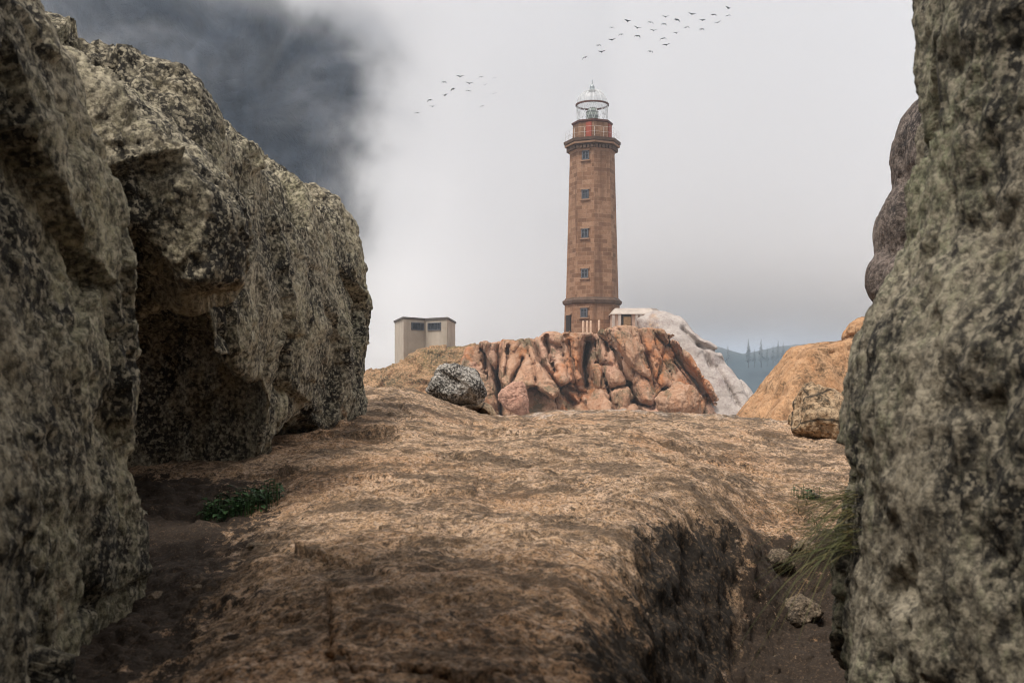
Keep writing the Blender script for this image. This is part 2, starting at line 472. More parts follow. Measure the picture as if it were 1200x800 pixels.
c = t.mix(t.ramp(big, [(0.48, 0.0), (0.62, 0.65)]), c, (0.42, 0.23, 0.115))
# grey lichen along the crest of the slab
far = t.math('ADD', t.maprange(xyz[1], 9.6, 12.6), t.math('MULTIPLY', t.math('SUBTRACT', mid, 0.5), 2.6))
c = t.mix(t.ramp(far, [(0.55, 0.0), (0.95, 0.8)]), c, t.mix(fine, (0.34, 0.29, 0.25), (0.66, 0.60, 0.54)))
dk = t.math('ADD', t.math('MULTIPLY', t.noise(t.coord(loc=(5, 3, 1), scale=(0.75, 1.15, 1)), 3.4, 8, 0.74), 0.78), t.math('MULTIPLY', fine, 0.22))
c = t.mix(t.ramp(gap, [(0.50, 0.0), (0.74, 0.35)]), c, (0.085, 0.058, 0.04))
s2 = t.noise(t.coord(loc=(4, 4, 4)), 42.0, 3, 0.6); s3 = t.noise(t.coord(loc=(1, 6, 2)), 120.0, 2, 0.6)
pm = t.ramp(t.noise(t.coord(loc=(8, 3, 6)), 2.2, 5, 0.65), [(0.40, 0.25), (0.60, 1.0)])
c = t.mix(t.math('MULTIPLY', pm, t.ramp(s2, [(0.39, 0.9), (0.465, 0.0)])), c, (0.045, 0.032, 0.023))
c = t.mix(t.math('MULTIPLY', pm, t.ramp(s2, [(0.54, 0.0), (0.62, 0.7)])), c, (0.64, 0.465, 0.325))
c = t.mix(t.ramp(s3, [(0.40, 0.75), (0.47, 0.0)]), c, (0.055, 0.04, 0.03))
c = t.mix(t.ramp(cr.outputs[1], [(0.80, 0.0), (0.90, 0.4)]), c, (0.06, 0.045, 0.034))
c = t.mix(t.ramp(cr.outputs[0], [(0.82, 0.0), (0.92, 0.35)]), c, (0.66, 0.52, 0.41))
c = t.mix(t.ramp(dk, [(0.45, 0.74), (0.535, 0.0)]), c, (0.042, 0.03, 0.02))
# black lichen of the drop beside the crevice and the earth lying in the hollows: both from vertex masks
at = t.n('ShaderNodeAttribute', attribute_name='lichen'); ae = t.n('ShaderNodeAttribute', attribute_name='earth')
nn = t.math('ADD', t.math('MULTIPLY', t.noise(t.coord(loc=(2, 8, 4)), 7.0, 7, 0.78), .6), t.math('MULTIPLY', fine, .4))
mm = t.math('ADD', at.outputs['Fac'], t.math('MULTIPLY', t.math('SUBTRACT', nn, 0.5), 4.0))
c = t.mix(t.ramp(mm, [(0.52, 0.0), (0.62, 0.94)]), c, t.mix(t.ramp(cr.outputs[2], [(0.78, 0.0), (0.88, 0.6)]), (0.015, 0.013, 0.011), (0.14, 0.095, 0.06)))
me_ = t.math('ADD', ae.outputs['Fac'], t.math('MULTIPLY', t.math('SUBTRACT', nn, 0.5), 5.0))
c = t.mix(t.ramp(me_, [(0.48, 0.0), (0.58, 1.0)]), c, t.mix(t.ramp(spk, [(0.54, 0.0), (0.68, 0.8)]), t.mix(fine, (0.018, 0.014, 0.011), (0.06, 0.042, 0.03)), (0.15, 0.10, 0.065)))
h = t.math('ADD', t.math('MULTIPLY', mid, 0.6), t.math('ADD', t.math('MULTIPLY', fine, 0.4), t.math('MULTIPLY', spk, 0.1)))
h = t.math('SUBTRACT', h, t.math('MULTIPLY', gap, 0.12))
M['slab'] = t.done(c, t.bump(h, 1.0, 0.034))

M['mountain'] = None
t = NT('mountain_rock'); v = t.coord(scale=(1, 1, 0.6))
a = t.noise(v, 0.09, 8, 0.72, 0.6); b = t.noise(v, 0.5, 6, 0.75)
c = t.mix(t.ramp(t.math('ADD', t.math('MULTIPLY', a, .6), t.math('MULTIPLY', b, .4)), [(0.40, 0.0), (0.62, 1.0)]), (0.004, 0.007, 0.015), (0.024, 0.036, 0.058))
M['mountain'] = t.done(c, t.bump(a, 0.8, 3.0))
M['far_hill'] = plain('far_forest', (0.03, 0.045, 0.05), 0.95, var=0.5, scale=0.03)
t = NT('sea_water'); M['sea'] = t.done((0.02, 0.05, 0.075), t.bump(t.noise(t.coord(), 0.2, 4, .6), 0.15, 0.4), 0.25)

# tower masonry
def masonry(name, w, hgt, c1, c2, c3, mortar):
    t = NT(name); uv = t.tc.outputs['UV']
    br = t.n('ShaderNodeTexBrick'); t.L(uv, br.inputs['Vector'])
    for k, x in (('Scale', 1.0), ('Mortar Size', 0.02), ('Mortar Smooth', 0.3), ('Bias', 0.0), ('Brick Width', w), ('Row Height', hgt)): br.inputs[k].default_value = x
    br.inputs['Color1'].default_value = (0, 0, 0, 1); br.inputs['Color2'].default_value = (1, 1, 1, 1); br.inputs['Mortar'].default_value = (0.5, 0.5, 0.5, 1)
    o = t.coord(); n1 = t.noise(o, 0.55, 5, 0.65, 0.4); n2 = t.noise(o, 4.0, 5, 0.7)
    f = t.math('ADD', t.math('MULTIPLY', br.outputs['Color'], 0.42), t.math('MULTIPLY', n1, 0.70))
    c = t.ramp(f, [(0.22, c1), (0.5, c2), (0.8, c3)])
    c = t.mix(t.ramp(n2, [(0.35, 0.45), (0.5, 0.0)]), c, c1)
    c = t.mix(t.math('MULTIPLY', br.outputs['Fac'], 0.65), c, mortar)
    st = t.noise(t.coord(scale=(1.2, 1.2, 0.12)), 1.0, 4, 0.6)
    c = t.mix(t.ramp(st, [(0.52, 0.0), (0.68, 0.65)]), c, c1)
    sw = t.noise(t.coord(loc=(3, 3, 0), scale=(2.4, 2.4, 0.1)), 1.0, 5, 0.65)
    c = t.mix(t.ramp(sw, [(0.57, 0.0), (0.72, 0.45)]), c, mortar)
    return t.done(c, t.bump(t.math('SUBTRACT', n2, br.outputs['Fac']), 0.5, 0.03))
M['tower'] = masonry('tower_masonry', 0.95, 0.42, (0.11, 0.056, 0.033), (0.225, 0.122, 0.072), (0.34, 0.205, 0.13), (0.33, 0.22, 0.145))
M['cornice'] = plain('dark_cornice_stone', (0.105, 0.068, 0.05), 0.9, var=0.35, scale=2)
M['trim'] = plain('stone_trim', (0.3, 0.185, 0.12), 0.9, scale=2)
M['red'] = plain('red_paint', (0.30, 0.07, 0.042), 0.6, var=0.3)
M['rail'] = plain('pale_rail_paint', (0.6, 0.57, 0.53), 0.6)
M['ring'] = plain('dark_red_ring', (0.10, 0.045, 0.035), 0.6)
M['metal'] = plain('grey_metal', (0.30, 0.33, 0.34), 0.45, 0.5)
M['whitemetal'] = plain('white_metal', (0.66, 0.68, 0.68), 0.5)
M['dark'] = plain('dark_opening', (0.03, 0.026, 0.024), 0.9)
M['pane'] = plain('blue_grey_pane', (0.05, 0.055, 0.065), 0.15, var=0.5, scale=2)
M['frame'] = plain('window_frame_paint', (0.11, 0.115, 0.13), 0.6)
M['lens'] = plain('lens_glass', (0.34, 0.38, 0.34), 0.2, var=0.4, scale=2.5)
M['white'] = plain('whitewash', (0.44, 0.38, 0.335), 0.9, var=0.25, scale=1.5)
M['annexwall'] = plain('pink_render', (0.52, 0.37, 0.29), 0.9, var=0.2, scale=2)
M['shutter'] = plain('brown_board', (0.24, 0.15, 0.08), 0.8, var=0.3, scale=4)
M['post'] = plain('cream_post', (0.62, 0.46, 0.34), 0.8)
t = NT('lantern_glass')
tr = t.n('ShaderNodeBsdfTransparent'); gl = t.n('ShaderNodeBsdfGlossy'); gl.inputs['Roughness'].default_value = 0.08
fr = t.n('ShaderNodeFresnel'); fr.inputs['IOR'].default_value = 1.45
mx = t.n('ShaderNodeMixShader'); t.L(t.math('MULTIPLY', fr.outputs[0], 0.35), mx.inputs[0]); t.L(tr.outputs[0], mx.inputs[1]); t.L(gl.outputs[0], mx.inputs[2])
t.L(mx.outputs[0], t.out.inputs['Surface']); M['glass'] = t.m
t = NT('pale_dome_glass')
tr = t.n('ShaderNodeBsdfTransparent'); df = t.n('ShaderNodeBsdfTranslucent'); df.inputs['Color'].default_value = (0.82, 0.84, 0.85, 1); gl = t.n('ShaderNodeBsdfGlossy'); gl.inputs['Roughness'].default_value = 0.1
m1 = t.n('ShaderNodeMixShader'); m1.inputs[0].default_value = 0.45; t.L(tr.outputs[0], m1.inputs[1]); t.L(df.outputs[0], m1.inputs[2])
m2 = t.n('ShaderNodeMixShader'); m2.inputs[0].default_value = 0.08; t.L(m1.outputs[0], m2.inputs[1]); t.L(gl.outputs[0], m2.inputs[2]); t.L(m2.outputs[0], t.out.inputs['Surface']); M['domeglass'] = t.m
# hut concrete with rain streaks
t = NT('stained_concrete'); o = t.coord()
st = t.noise(t.coord(scale=(0.9, 0.9, 0.10)), 1.0, 5, 0.6); pl = t.noise(o, 0.5, 5, 0.6); fn = t.noise(o, 9, 4, 0.6)
c = t.mix(t.ramp(pl, [(0.35, 0.0), (0.65, 1.0)]), (0.37, 0.315, 0.255), (0.47, 0.41, 0.34))
c = t.mix(t.ramp(st, [(0.52, 0.0), (0.72, 0.4)]), c, (0.21, 0.175, 0.135))
M['concrete'] = t.done(c, t.bump(fn, 0.3, 0.02))
M['roofing'] = plain('dark_roof_edge', (0.10, 0.085, 0.075), 0.9, var=0.2)
M['bird'] = plain('dark_plumage', (0.035, 0.035, 0.04), 0.8, var=0.3, scale=4)
M['grass'] = None
t = NT('grass_blade'); g = t.noise(t.coord(), 9.0, 3, .6)
M['grass'] = t.done(t.ramp(g, [(0.35, (0.035, 0.045, 0.016)), (0.52, (0.10, 0.10, 0.035)), (0.70, (0.26, 0.18, 0.08))]), None, 0.6)
t = NT('leaf_green'); g = t.noise(t.coord(), 14.0, 3, .6)
M['leaf'] = t.done(t.ramp(g, [(0.35, (0.015, 0.042, 0.014)), (0.65, (0.045, 0.095, 0.03))]), None, 0.5)
M['pine'] = plain('pine_needles', (0.02, 0.034, 0.03), 0.9, var=0.4, scale=0.4)
M['bark'] = plain('pine_bark', (0.05, 0.04, 0.03), 0.9)

# ------------------------------------------------------------------ world, sun, camera
SUN_AZ, SUN_EL = math.radians(221), math.radians(62)     # azimuth clockwise from +Y: behind the camera, to the left
w = bpy.data.worlds.new('World'); sc.world = w; w.use_nodes = True
wt = w.node_tree; wn = wt.nodes; bg = wn['Background']
sky = wn.new('ShaderNodeTexSky'); sky.sky_type = 'NISHITA'; sky.sun_disc = False
sky.sun_elevation = SUN_EL; sky.sun_rotation = SUN_AZ; sky.air_density = 1.5; sky.dust_density = 3.0
wt.links.new(sky.outputs[0], bg.inputs[0]); bg.inputs[1].default_value = 0.1
# closed cloud deck under that sky, greyer and bluer low over the horizon
tc = wn.new('ShaderNodeTexCoord'); mp = wn.new('ShaderNodeMapping'); mp.inputs['Scale'].default_value = (1, 1, 2.5)
nz = wn.new('ShaderNodeTexNoise'); nz.inputs['Scale'].default_value = 1.7; nz.inputs['Detail'].default_value = 5; nz.inputs['Roughness'].default_value = 0.5; nz.inputs['Distortion'].default_value = 0.4
sx = wn.new('ShaderNodeSeparateXYZ')
wt.links.new(tc.outputs['Generated'], mp.inputs[0]); wt.links.new(mp.outputs[0], nz.inputs['Vector']); wt.links.new(tc.outputs['Generated'], sx.inputs[0])
ad = wn.new('ShaderNodeMath'); ad.operation = 'MULTIPLY_ADD'; ad.inputs[1].default_value = 0.16
wt.links.new(nz.outputs['Fac'], ad.inputs[0]); wt.links.new(sx.outputs[2], ad.inputs[2])
rp = wn.new('ShaderNodeValToRGB'); e = rp.color_ramp.elements
stops = [(0.02, (0.25, 0.31, 0.41)), (0.10, (0.42, 0.46, 0.535)), (0.18, (0.55, 0.565, 0.625)), (0.27, (0.70, 0.695, 0.715)), (0.38, (0.82, 0.79, 0.775)), (1.0, (0.88, 0.85, 0.83))]
while len(e) < len(stops): e.new(0.5)
for k, (p_, c_) in enumerate(stops): e[k].position = p_; e[k].color = (*c_, 1)
wt.links.new(ad.outputs[0], rp.inputs[0])
cb = wn.new('ShaderNodeBackground'); wt.links.new(rp.outputs[0], cb.inputs[0]); cb.inputs[1].default_value = 1.15
mxw = wn.new('ShaderNodeMixShader'); mxw.inputs[0].default_value = 0.93
wt.links.new(bg.outputs[0], mxw.inputs[1]); wt.links.new(cb.outputs[0], mxw.inputs[2]); wt.links.new(mxw.outputs[0], wn['World Output'].inputs['Surface'])
w.cycles.sampling_method = 'AUTOMATIC'

sl = bpy.data.lights.new('sun', 'SUN'); sl.energy = 3.1; sl.angle = math.radians(14); sl.color = (1.0, 0.93, 0.84)
so = bpy.data.objects.new('sun', sl); COL.objects.link(so)
d = Vector((math.sin(SUN_AZ) * math.cos(SUN_EL), math.cos(SUN_AZ) * math.cos(SUN_EL), math.sin(SUN_EL)))
so.rotation_euler = (-d).to_track_quat('-Z', 'Y').to_euler(); so.location = d * 50

cd = bpy.data.cameras.new('camera'); cam = bpy.data.objects.new('camera', cd); COL.objects.link(cam)
cd.lens = 35; cd.sensor_width = 36; cd.shift_y = 40.0 / 1200.0; cd.clip_start = 0.05; cd.clip_end = 20000
cam.rotation_euler = (math.radians(90), 0, 0)
cd.dof.use_dof = True; cd.dof.focus_distance = 14.0; cd.dof.aperture_fstop = 5.0
sc.camera = cam
sc.view_settings.view_transform = 'Standard'; sc.view_settings.look = 'None'; sc.view_settings.gamma = 1; sc.view_settings.exposure = 0.2
sc.view_settings.use_curve_mapping = False
sc.render.engine = 'CYCLES'
sc.cycles.use_denoising = True; sc.cycles.denoising_prefilter = 'ACCURATE'
sc.cycles.filter_width = 1.0; sc.cycles.max_bounces = 16; sc.cycles.diffuse_bounces = 3; sc.cycles.volume_bounces = 16; sc.cycles.transparent_max_bounces = 12
sc.cycles.volume_step_rate = 0.8; sc.cycles.volume_max_steps = 128

# ------------------------------------------------------------------ ground: one heightfield, slab, gully and crevice, then down to the shore
ctrl = []
def C(px, py, Y): q = P(px, py, Y); ctrl.append((q[0], q[1], q[2]))
def CZ(X, Y, Z): ctrl.append((X, Y, Z))
for X in (-3, -1.5, -0.4): CZ(X, 0.4, -0.86)
for X in (-3, -1.6, -1.0): CZ(X, 1.4, -0.86)
CZ(-0.3, 1.3, -0.74); CZ(0.1, 1.3, -0.75); CZ(0.0, 0.4, -0.78); CZ(0.5, 0.4, -1.1); CZ(1.5, 0.4, -1.15); CZ(0.75, 1.4, -1.12)
CZ(-2.5, 3, -0.8); CZ(-3, 6, -0.6); CZ(-3, 9, -0.4)
C(120, 800, 2.95); C(200, 800, 2.8); C(290, 790, 2.4); C(400, 800, 2.25); C(520, 800, 2.22); C(640, 800, 2.2)
C(200, 680, 3.85); C(285, 665, 3.85); C(330, 655, 3.4); C(420, 680, 3.1); C(560, 680, 3.15); C(660, 690, 3.05)
C(215, 610, 4.8); C(285, 605, 5.0); C(350, 588, 4.8); C(450, 590, 4.65); C(600, 600, 4.5); C(700, 610, 4.25)
C(330, 545, 5.9); C(390, 520, 6.6); C(460, 530, 6.2); C(600, 540, 5.9); C(720, 545, 5.8); C(820, 560, 5.4)
C(415, 490, 8.0); C(470, 485, 8.2); C(540, 505, 8.2); C(640, 507, 7.6); C(740, 508, 7.6); C(840, 525, 7.4)
C(425, 466, 9.4); C(460, 454, 9.8); C(495, 460, 10.1); C(532, 478, 10.5); C(575, 501, 10.9); C(612, 503, 11.2); C(560, 520, 8.4); C(470, 476, 8.9)
C(650, 488, 11.6); C(700, 484, 12.2); C(760, 486, 12.0); C(810, 490, 11.5); C(850, 496, 10.8); C(905, 507, 10.2); C(985, 513, 9.8); C(1100, 516, 9.8)
C(640, 501, 9.6); C(740, 498, 9.8); C(870, 515, 8.6); C(930, 540, 7.6); C(975, 545, 7.3); C(1080, 560, 7.0)
# edge of the slab above the crevice, its drop and the floor
C(690, 800, 2.22); C(700, 745, 2.6); C(733, 690, 3.07); C(748, 642, 3.7); C(785, 603, 4.35); C(835, 588, 4.75)
C(770, 800, 3.05); C(770, 720, 3.55); C(800, 690, 3.95); C(830, 640, 4.65); C(870, 620, 4.75)
C(850, 800, 3.75); C(855, 745, 4.2); C(900, 800, 3.75); C(950, 800, 3.7); C(900, 720, 4.5); C(960, 710, 4.5); C(880, 665, 5.15); C(940, 665, 5.2)
C(900, 637, 5.4); C(890, 622, 5.5); C(940, 610, 5.75); C(985, 620, 5.6); C(1060, 640, 5.4); C(1000, 585, 6.2); C(910, 575, 6.4); C(1100, 800, 3.2)
ctrl = np.array(ctrl)
def warp(X, Y): return np.stack([X / Y * 1.0, np.log(Y) * 0.55], -1)
cw = warp(ctrl[:, 0], ctrl[:, 1])
def phi(r): return r
K = phi(np.linalg.norm(cw[:, None] - cw[None], axis=2)); n_ = len(ctrl)
A = np.zeros((n_ + 3, n_ + 3)); A[:n_, :n_] = K - 0.004 * np.eye(n_); A[:n_, n_] = 1; A[:n_, n_ + 1:] = cw; A[n_, :n_] = 1; A[n_ + 1:, :n_] = cw.T
sol = np.linalg.solve(A, np.concatenate([ctrl[:, 2], [0, 0, 0]]))
def ground_z(X, Y):
    q = warp(X, Y); z = sol[n_] + q @ sol[n_ + 1:]
    for k in range(n_):
        z = z + sol[k] * np.sqrt(((q - cw[k]) ** 2).sum(-1) + 0.0004)
    return z
def drop(X, Y, z):
    """beyond the crest the rock falls away to low ground"""
    Yc = 11.6 + 0.4 * np.sin(X * 1.3)
    k = sstep(Yc, Yc + 4.5, Y)
    base = -5.2
    k2 = sstep(115, 190, Y)
    return (z * (1 - k) + k * base) * (1 - k2) + k2 * (-30.0)
NY, NX = 760, 620
Ys = np.concatenate([np.linspace(-9, 0.3, 40), 0.4 + np.arange(40) * 0.03, 1.6 * np.exp(np.linspace(0, math.log(13.5 / 1.6), NY - 130)), 13.5 * np.exp(np.linspace(0.02, math.log(4000 / 13.5), 90))])
us = np.concatenate([np.linspace(-1, -0.5, 40) ** 3 * 3.4 - 0.0 + 0.0, np.linspace(-0.42, 0.42, NX - 80), np.linspace(0.5, 1, 40) ** 3 * 3.4])
us.sort()
UU, YY = np.meshgrid(us, Ys, indexing='ij')
XX = UU * (np.maximum(YY, 0.4) + 1.2 + 3.0 * sstep(0.4, -6, YY))
yl = np.clip(YY, 0.4, 14.0); xl = np.clip(XX, -1.1 * yl, 1.1 * yl)
zz = ground_z(xl, np.maximum(yl, 0.4))
zz = np.clip(zz, -1.7, 0.3)
zz = zz + 3.6 * sstep(-0.8, -3.6, YY)  # unseen bank added behind the camera to block light from there
near = sstep(60, 10, YY) * sstep(-9, -7, YY)
drop_poly = [P(px, py, Y)[:2] for px, py, Y in [(690, 800, 2.25), (705, 750, 2.65), (738, 690, 3.12), (752, 645, 3.75), (784, 610, 4.35), (832, 595, 4.7), (884, 624, 4.9)]] + [P(px, py, Y)[:2] for px, py, Y in [(886, 634, 5.35), (1000, 622, 5.6), (1100, 650, 5.3), (1200, 800, 3.2), (1200, 1000, 1.5), (690, 1000, 1.5)]]
sdp = poly_sdf(XX, YY, drop_poly) + 0.10 * fbm(XX, YY, 0 * YY, 0.4, 3, seed=31.0)
calm = 1 - 0.92 * sstep(0.12, -0.06, sdp)
ledge = ridged(XX * 0.45 + 0.25 * YY, YY * 1.0, 0 * YY, 0.42, 3, seed=21.0)
zz = zz + near * calm * (0.028 * ledge * np.abs(ledge) + 0.045 * fbm(XX, YY, zz, 0.9, 3, seed=2.2) + 0.030 * ridged(XX * 0.8, YY, zz, 0.34, 5, gain=0.5, seed=5.0) + 0.007 * ridged(XX, YY, zz, 0.07, 3, seed=8.0))
floor_poly = [P(px, py, Y)[:2] for px, py, Y in [(835, 800, 3.55), (850, 740, 4.1), (872, 668, 4.95), (880, 634, 5.35), (1000, 622, 5.6), (1100, 650, 5.3), (1200, 800, 3.2), (1200, 1000, 1.5), (800, 1000, 2.0)]]
gully = [(-3, 0.4), (-0.75, 0.4), (-0.80, 1.5), (-0.92, 2.4), (-0.98, 3.0), (-1.12, 3.8), (-1.22, 4.5), (-1.32, 5.0), (-1.5, 5.4), (-3, 6)]
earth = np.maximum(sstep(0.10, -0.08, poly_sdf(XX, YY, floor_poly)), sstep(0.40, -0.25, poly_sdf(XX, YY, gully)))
sel = (earth > 0.02) & (YY > 1.2) & (YY < 8)
pq = np.stack([XX[sel], YY[sel], zz[sel]], 1)
pb = np.zeros(XX.shape)
for sc_, am_, sd_ in ((0.11, 0.05, 1), (0.05, 0.026, 2)):
    f1, fe, cid = voronoi(pq / sc_, sd_); pb[sel] += am_ * np.clip(0.55 - f1, 0, 1) * (cid > 0.45)
zz = zz + earth * (pb + 0.03 * fbm(XX, YY, zz, 0.2, 3, seed=12.0))
sel = (YY > 1.0) & (YY < 14) & (np.abs(XX) < 6)
fp = np.stack([XX[sel] * 1.5 + 0.4 * YY[sel], YY[sel] * 2.6, 0 * YY[sel] + 0.5], 1)
fl = np.zeros(XX.shape); fl[sel] = 0.03 * facets(fp * 0.6, 4) + 0.010 * facets(fp * 2.3, 6)
zz = zz + fl * (1 - earth) * calm
zz = zz - 0.20 * sstep(0.05, -0.26, sdp) * near
# long shallow joints running along the slab
jl = line_dist(XX, YY, [(-0.4, 6.5), (0.9, 7.6), (1.9, 8.4)]); zz -= 0.04 * np.exp(-(jl / 0.05) ** 2)
jl = line_dist(XX, YY, [(0.5, 8.0), (1.4, 6.4), (2.0, 6.0)]); zz -= 0.05 * np.exp(-(jl / 0.06) ** 2)
zz = drop(XX, YY, zz) + (1 - near) * 1.2 * fbm(XX, YY, 0 * YY, 22, 4, seed=3.0) * sstep(15, 40, YY)
verts = np.stack([XX, YY, zz], -1).reshape(-1, 3)
ii = np.arange(len(us) * len(Ys)).reshape(len(us), len(Ys))
quads = np.stack([ii[:-1, :-1], ii[1:, :-1], ii[1:, 1:], ii[:-1, 1:]], -1).reshape(-1, 4)
gm = mesh_np('ground', verts, quads)
nn_ = normals_of(gm); vv_ = verts_of(gm); k_ = (sstep(30, 14, vv_[:, 1]) * (vv_[:, 1] > 0.5))
dd_ = 0.020 * ridged(vv_[:, 0], vv_[:, 1], vv_[:, 2], 0.16, 3, seed=51.0) + 0.05 * fbm(vv_[:, 0], vv_[:, 1], vv_[:, 2], 0.32, 3, seed=53.0) * (1 - np.clip(nn_[:, 2], 0, 1)) * 2
cm_ = (1 - calm).reshape(-1)
dd_ = dd_ + cm_ * (0.03 * ridged(vv_[:, 0], vv_[:, 1], vv_[:, 2], 0.21, 4, 0.55, seed=57.0) + 0.012 * ridged(vv_[:, 0], vv_[:, 1], vv_[:, 2], 0.06, 2, seed=58.0))
vv_ = vv_ + nn_ * (dd_ * k_)[:, None].astype(np.float32)
gm.vertices.foreach_set('co', vv_.astype(np.float32).ravel()); gm.update()
# masks: where black lichen grows on the drop, where earth lies
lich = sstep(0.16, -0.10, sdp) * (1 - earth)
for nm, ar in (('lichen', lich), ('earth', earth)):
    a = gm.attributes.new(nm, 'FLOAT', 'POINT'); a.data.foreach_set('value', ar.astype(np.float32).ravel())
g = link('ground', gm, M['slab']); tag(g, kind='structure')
def gz(X, Y):
    """height of the finished ground at (X, Y)"""
    wdt = max(Y, 0.4) + 1.2
    b_ = min(max(int(np.searchsorted(Ys, Y)), 1), len(Ys) - 1); a_ = min(max(int(np.searchsorted(us, X / wdt)), 1), len(us) - 1)
    fy = (Y - Ys[b_ - 1]) / (Ys[b_] - Ys[b_ - 1]); fx = (X / wdt - us[a_ - 1]) / (us[a_] - us[a_ - 1])
    return float((zz[a_ - 1, b_ - 1] * (1 - fx) + zz[a_, b_ - 1] * fx) * (1 - fy) + (zz[a_ - 1, b_] * (1 - fx) + zz[a_, b_] * fx) * fy)
def on_ground(px, py):
    """distance at which the line of sight through a pixel meets the ground"""
    Y = 1.6
    while Y < 13:
        q = P(px, py, Y)
        if q[2] <= gz(q[0], Y): break
        Y += 0.01
    return Y

# sea far out
b = MB(); b.add([(-6000, 60, -13), (6000, 60, -13), (6000, 9000, -13), (-6000, 9000, -13)], [(0, 1, 2, 3)])
tag(b.build('sea', M['sea']), kind='structure')

# ------------------------------------------------------------------ boulders of the passage
def wall_rock(plan, lean, top, k=0.2, namp=0.1, nscale=0.8, seed=0.0, zbase=None, warp_amp=0.0):
    lz, lo_ = zip(*lean)
    def f(X, Y, Z):
        x2, y2 = np.broadcast_arrays(X[:, :, 0], Y[:, :, 0])
        pl = poly_sdf(x2.astype(float), y2.astype(float), plan)[:, :, None]
        ln = np.interp(Z, lz, lo_)
        tp = top(x2, y2)[:, :, None] if callable(top) else top
        s = smax(pl - ln, (Z - tp) * 0.85, k)
        s = s + namp * fbm(X, Y, Z, nscale, 3, 0.5, seed)
        return s
    return f

def rough_disp(a1=0.026, s1=0.28, a2=0.012, s2=0.07, streak=0.03, seed=0.0, S=1.0, flake=0.05):
    def f(x, y, z, n):
        d = a1 * ridged(x, y, z, s1 * S, 3, 0.55, seed) * S
        d += streak * S * fbm(x, y, z * 0.25, 0.12 * S, 3, 0.55, seed + 3)
        d += a2 * S * ridged(x, y, z, s2 * S, 3, 0.6, seed + 7)
        q = np.stack([x, y, z * 0.65], 1)
        d += 1.5 * flake * S * facets(q / (0.62 * S), int(seed)) + 0.5 * flake * S * facets(q / (0.23 * S), int(seed) + 2)
        f1, fe, cid = voronoi(np.stack([x, y, z * 0.8], 1) / (0.10 * S), int(seed) + 1)
        d += 0.14 * flake * S * ((cid - 0.5) - 1.2 * f1 + 0.5)
        pit = np.clip(fbm(x, y, z, 0.16 * S, 2, 0.5, seed + 11) - 0.18, 0, 1)
        return d - 0.08 * S * pit
    return f

# near left boulder
plan = [(-1.33, 3.55), (-1.30, 2.6), (-1.22, 2.0), (-1.08, 1.3), (-1.0, 0.3), (-1.1, -1.4), (-3.6, -1.4), (-3.6, 3.7), (-2.0, 3.68), (-1.46, 3.66)]
lean = [(-1.3, -0.05), (-0.74, 0.02), (-0.37, 0.0), (0.43, -0.09), (1.08, -0.21), (1.8, -0.35)]
def top(x, y): return 1.20 + 0.55 * np.clip(-1.5 - x, -0.4, 1.2) + 0.16 * np.clip(3.2 - y, -1, 2)
make_rock('boulder', (-3.0, 0.1, -1.3), (-0.8, 4.2, 2.1), 0.032, wall_rock(plan, lean, top, 0.22, 0.10, 0.7, 1.0), rough_disp(seed=1.0), 1, M['left'],
          label='large olive grey boulder nearest on the left, out of focus', cat='boulder')
# overhanging block between the two big left boulders
def buttress(X, Y, Z):
    x2, y2 = np.broadcast_arrays(X[:, :, 0], Y[:, :, 0])
    pl = poly_sdf(x2.astype(float), y2.astype(float), [(-1.34, 4.8), (-1.22, 4.5), (-1.30, 4.28), (-1.75, 4.12), (-3.2, 4.05), (-3.2, 6.4), (-1.9, 6.2), (-1.55, 5.2)])[:, :, None]
    ln = np.interp(Z, [-1.0, -0.6, -0.3, 0.10, 0.28, 0.42, 0.8, 0.95], [-0.30, -0.55, -0.85, -0.85, -0.5, 0.0, 0.0, -0.06])
    tp = 0.80 - 0.95 * (x2 + 1.30)[:, :, None]
    tp = np.minimum(tp, 1.35)
    s = smax(pl - ln, (Z - tp) * 0.72, 0.07)
    ho = (np.sqrt(((X + 1.80) / 0.40) ** 2 + ((Y - 4.2) / 0.6) ** 2 + ((Z - 0.22) / 0.42) ** 2) - 1) * 0.4
    s = smax(s, -ho, 0.08)
    return s + 0.05 * fbm(X, Y, Z, 0.45, 3, 0.5, 4.0)
make_rock('boulder', (-3.0, 3.5, -1.2), (-1.05, 6.4, 1.7), 0.03, buttress, rough_disp(0.025, 0.2, 0.014, 0.06, 0.02, 2.0), 1, M['left'],
          label='overhanging rock spur with a black hollow under it, between two taller left boulders', cat='boulder')
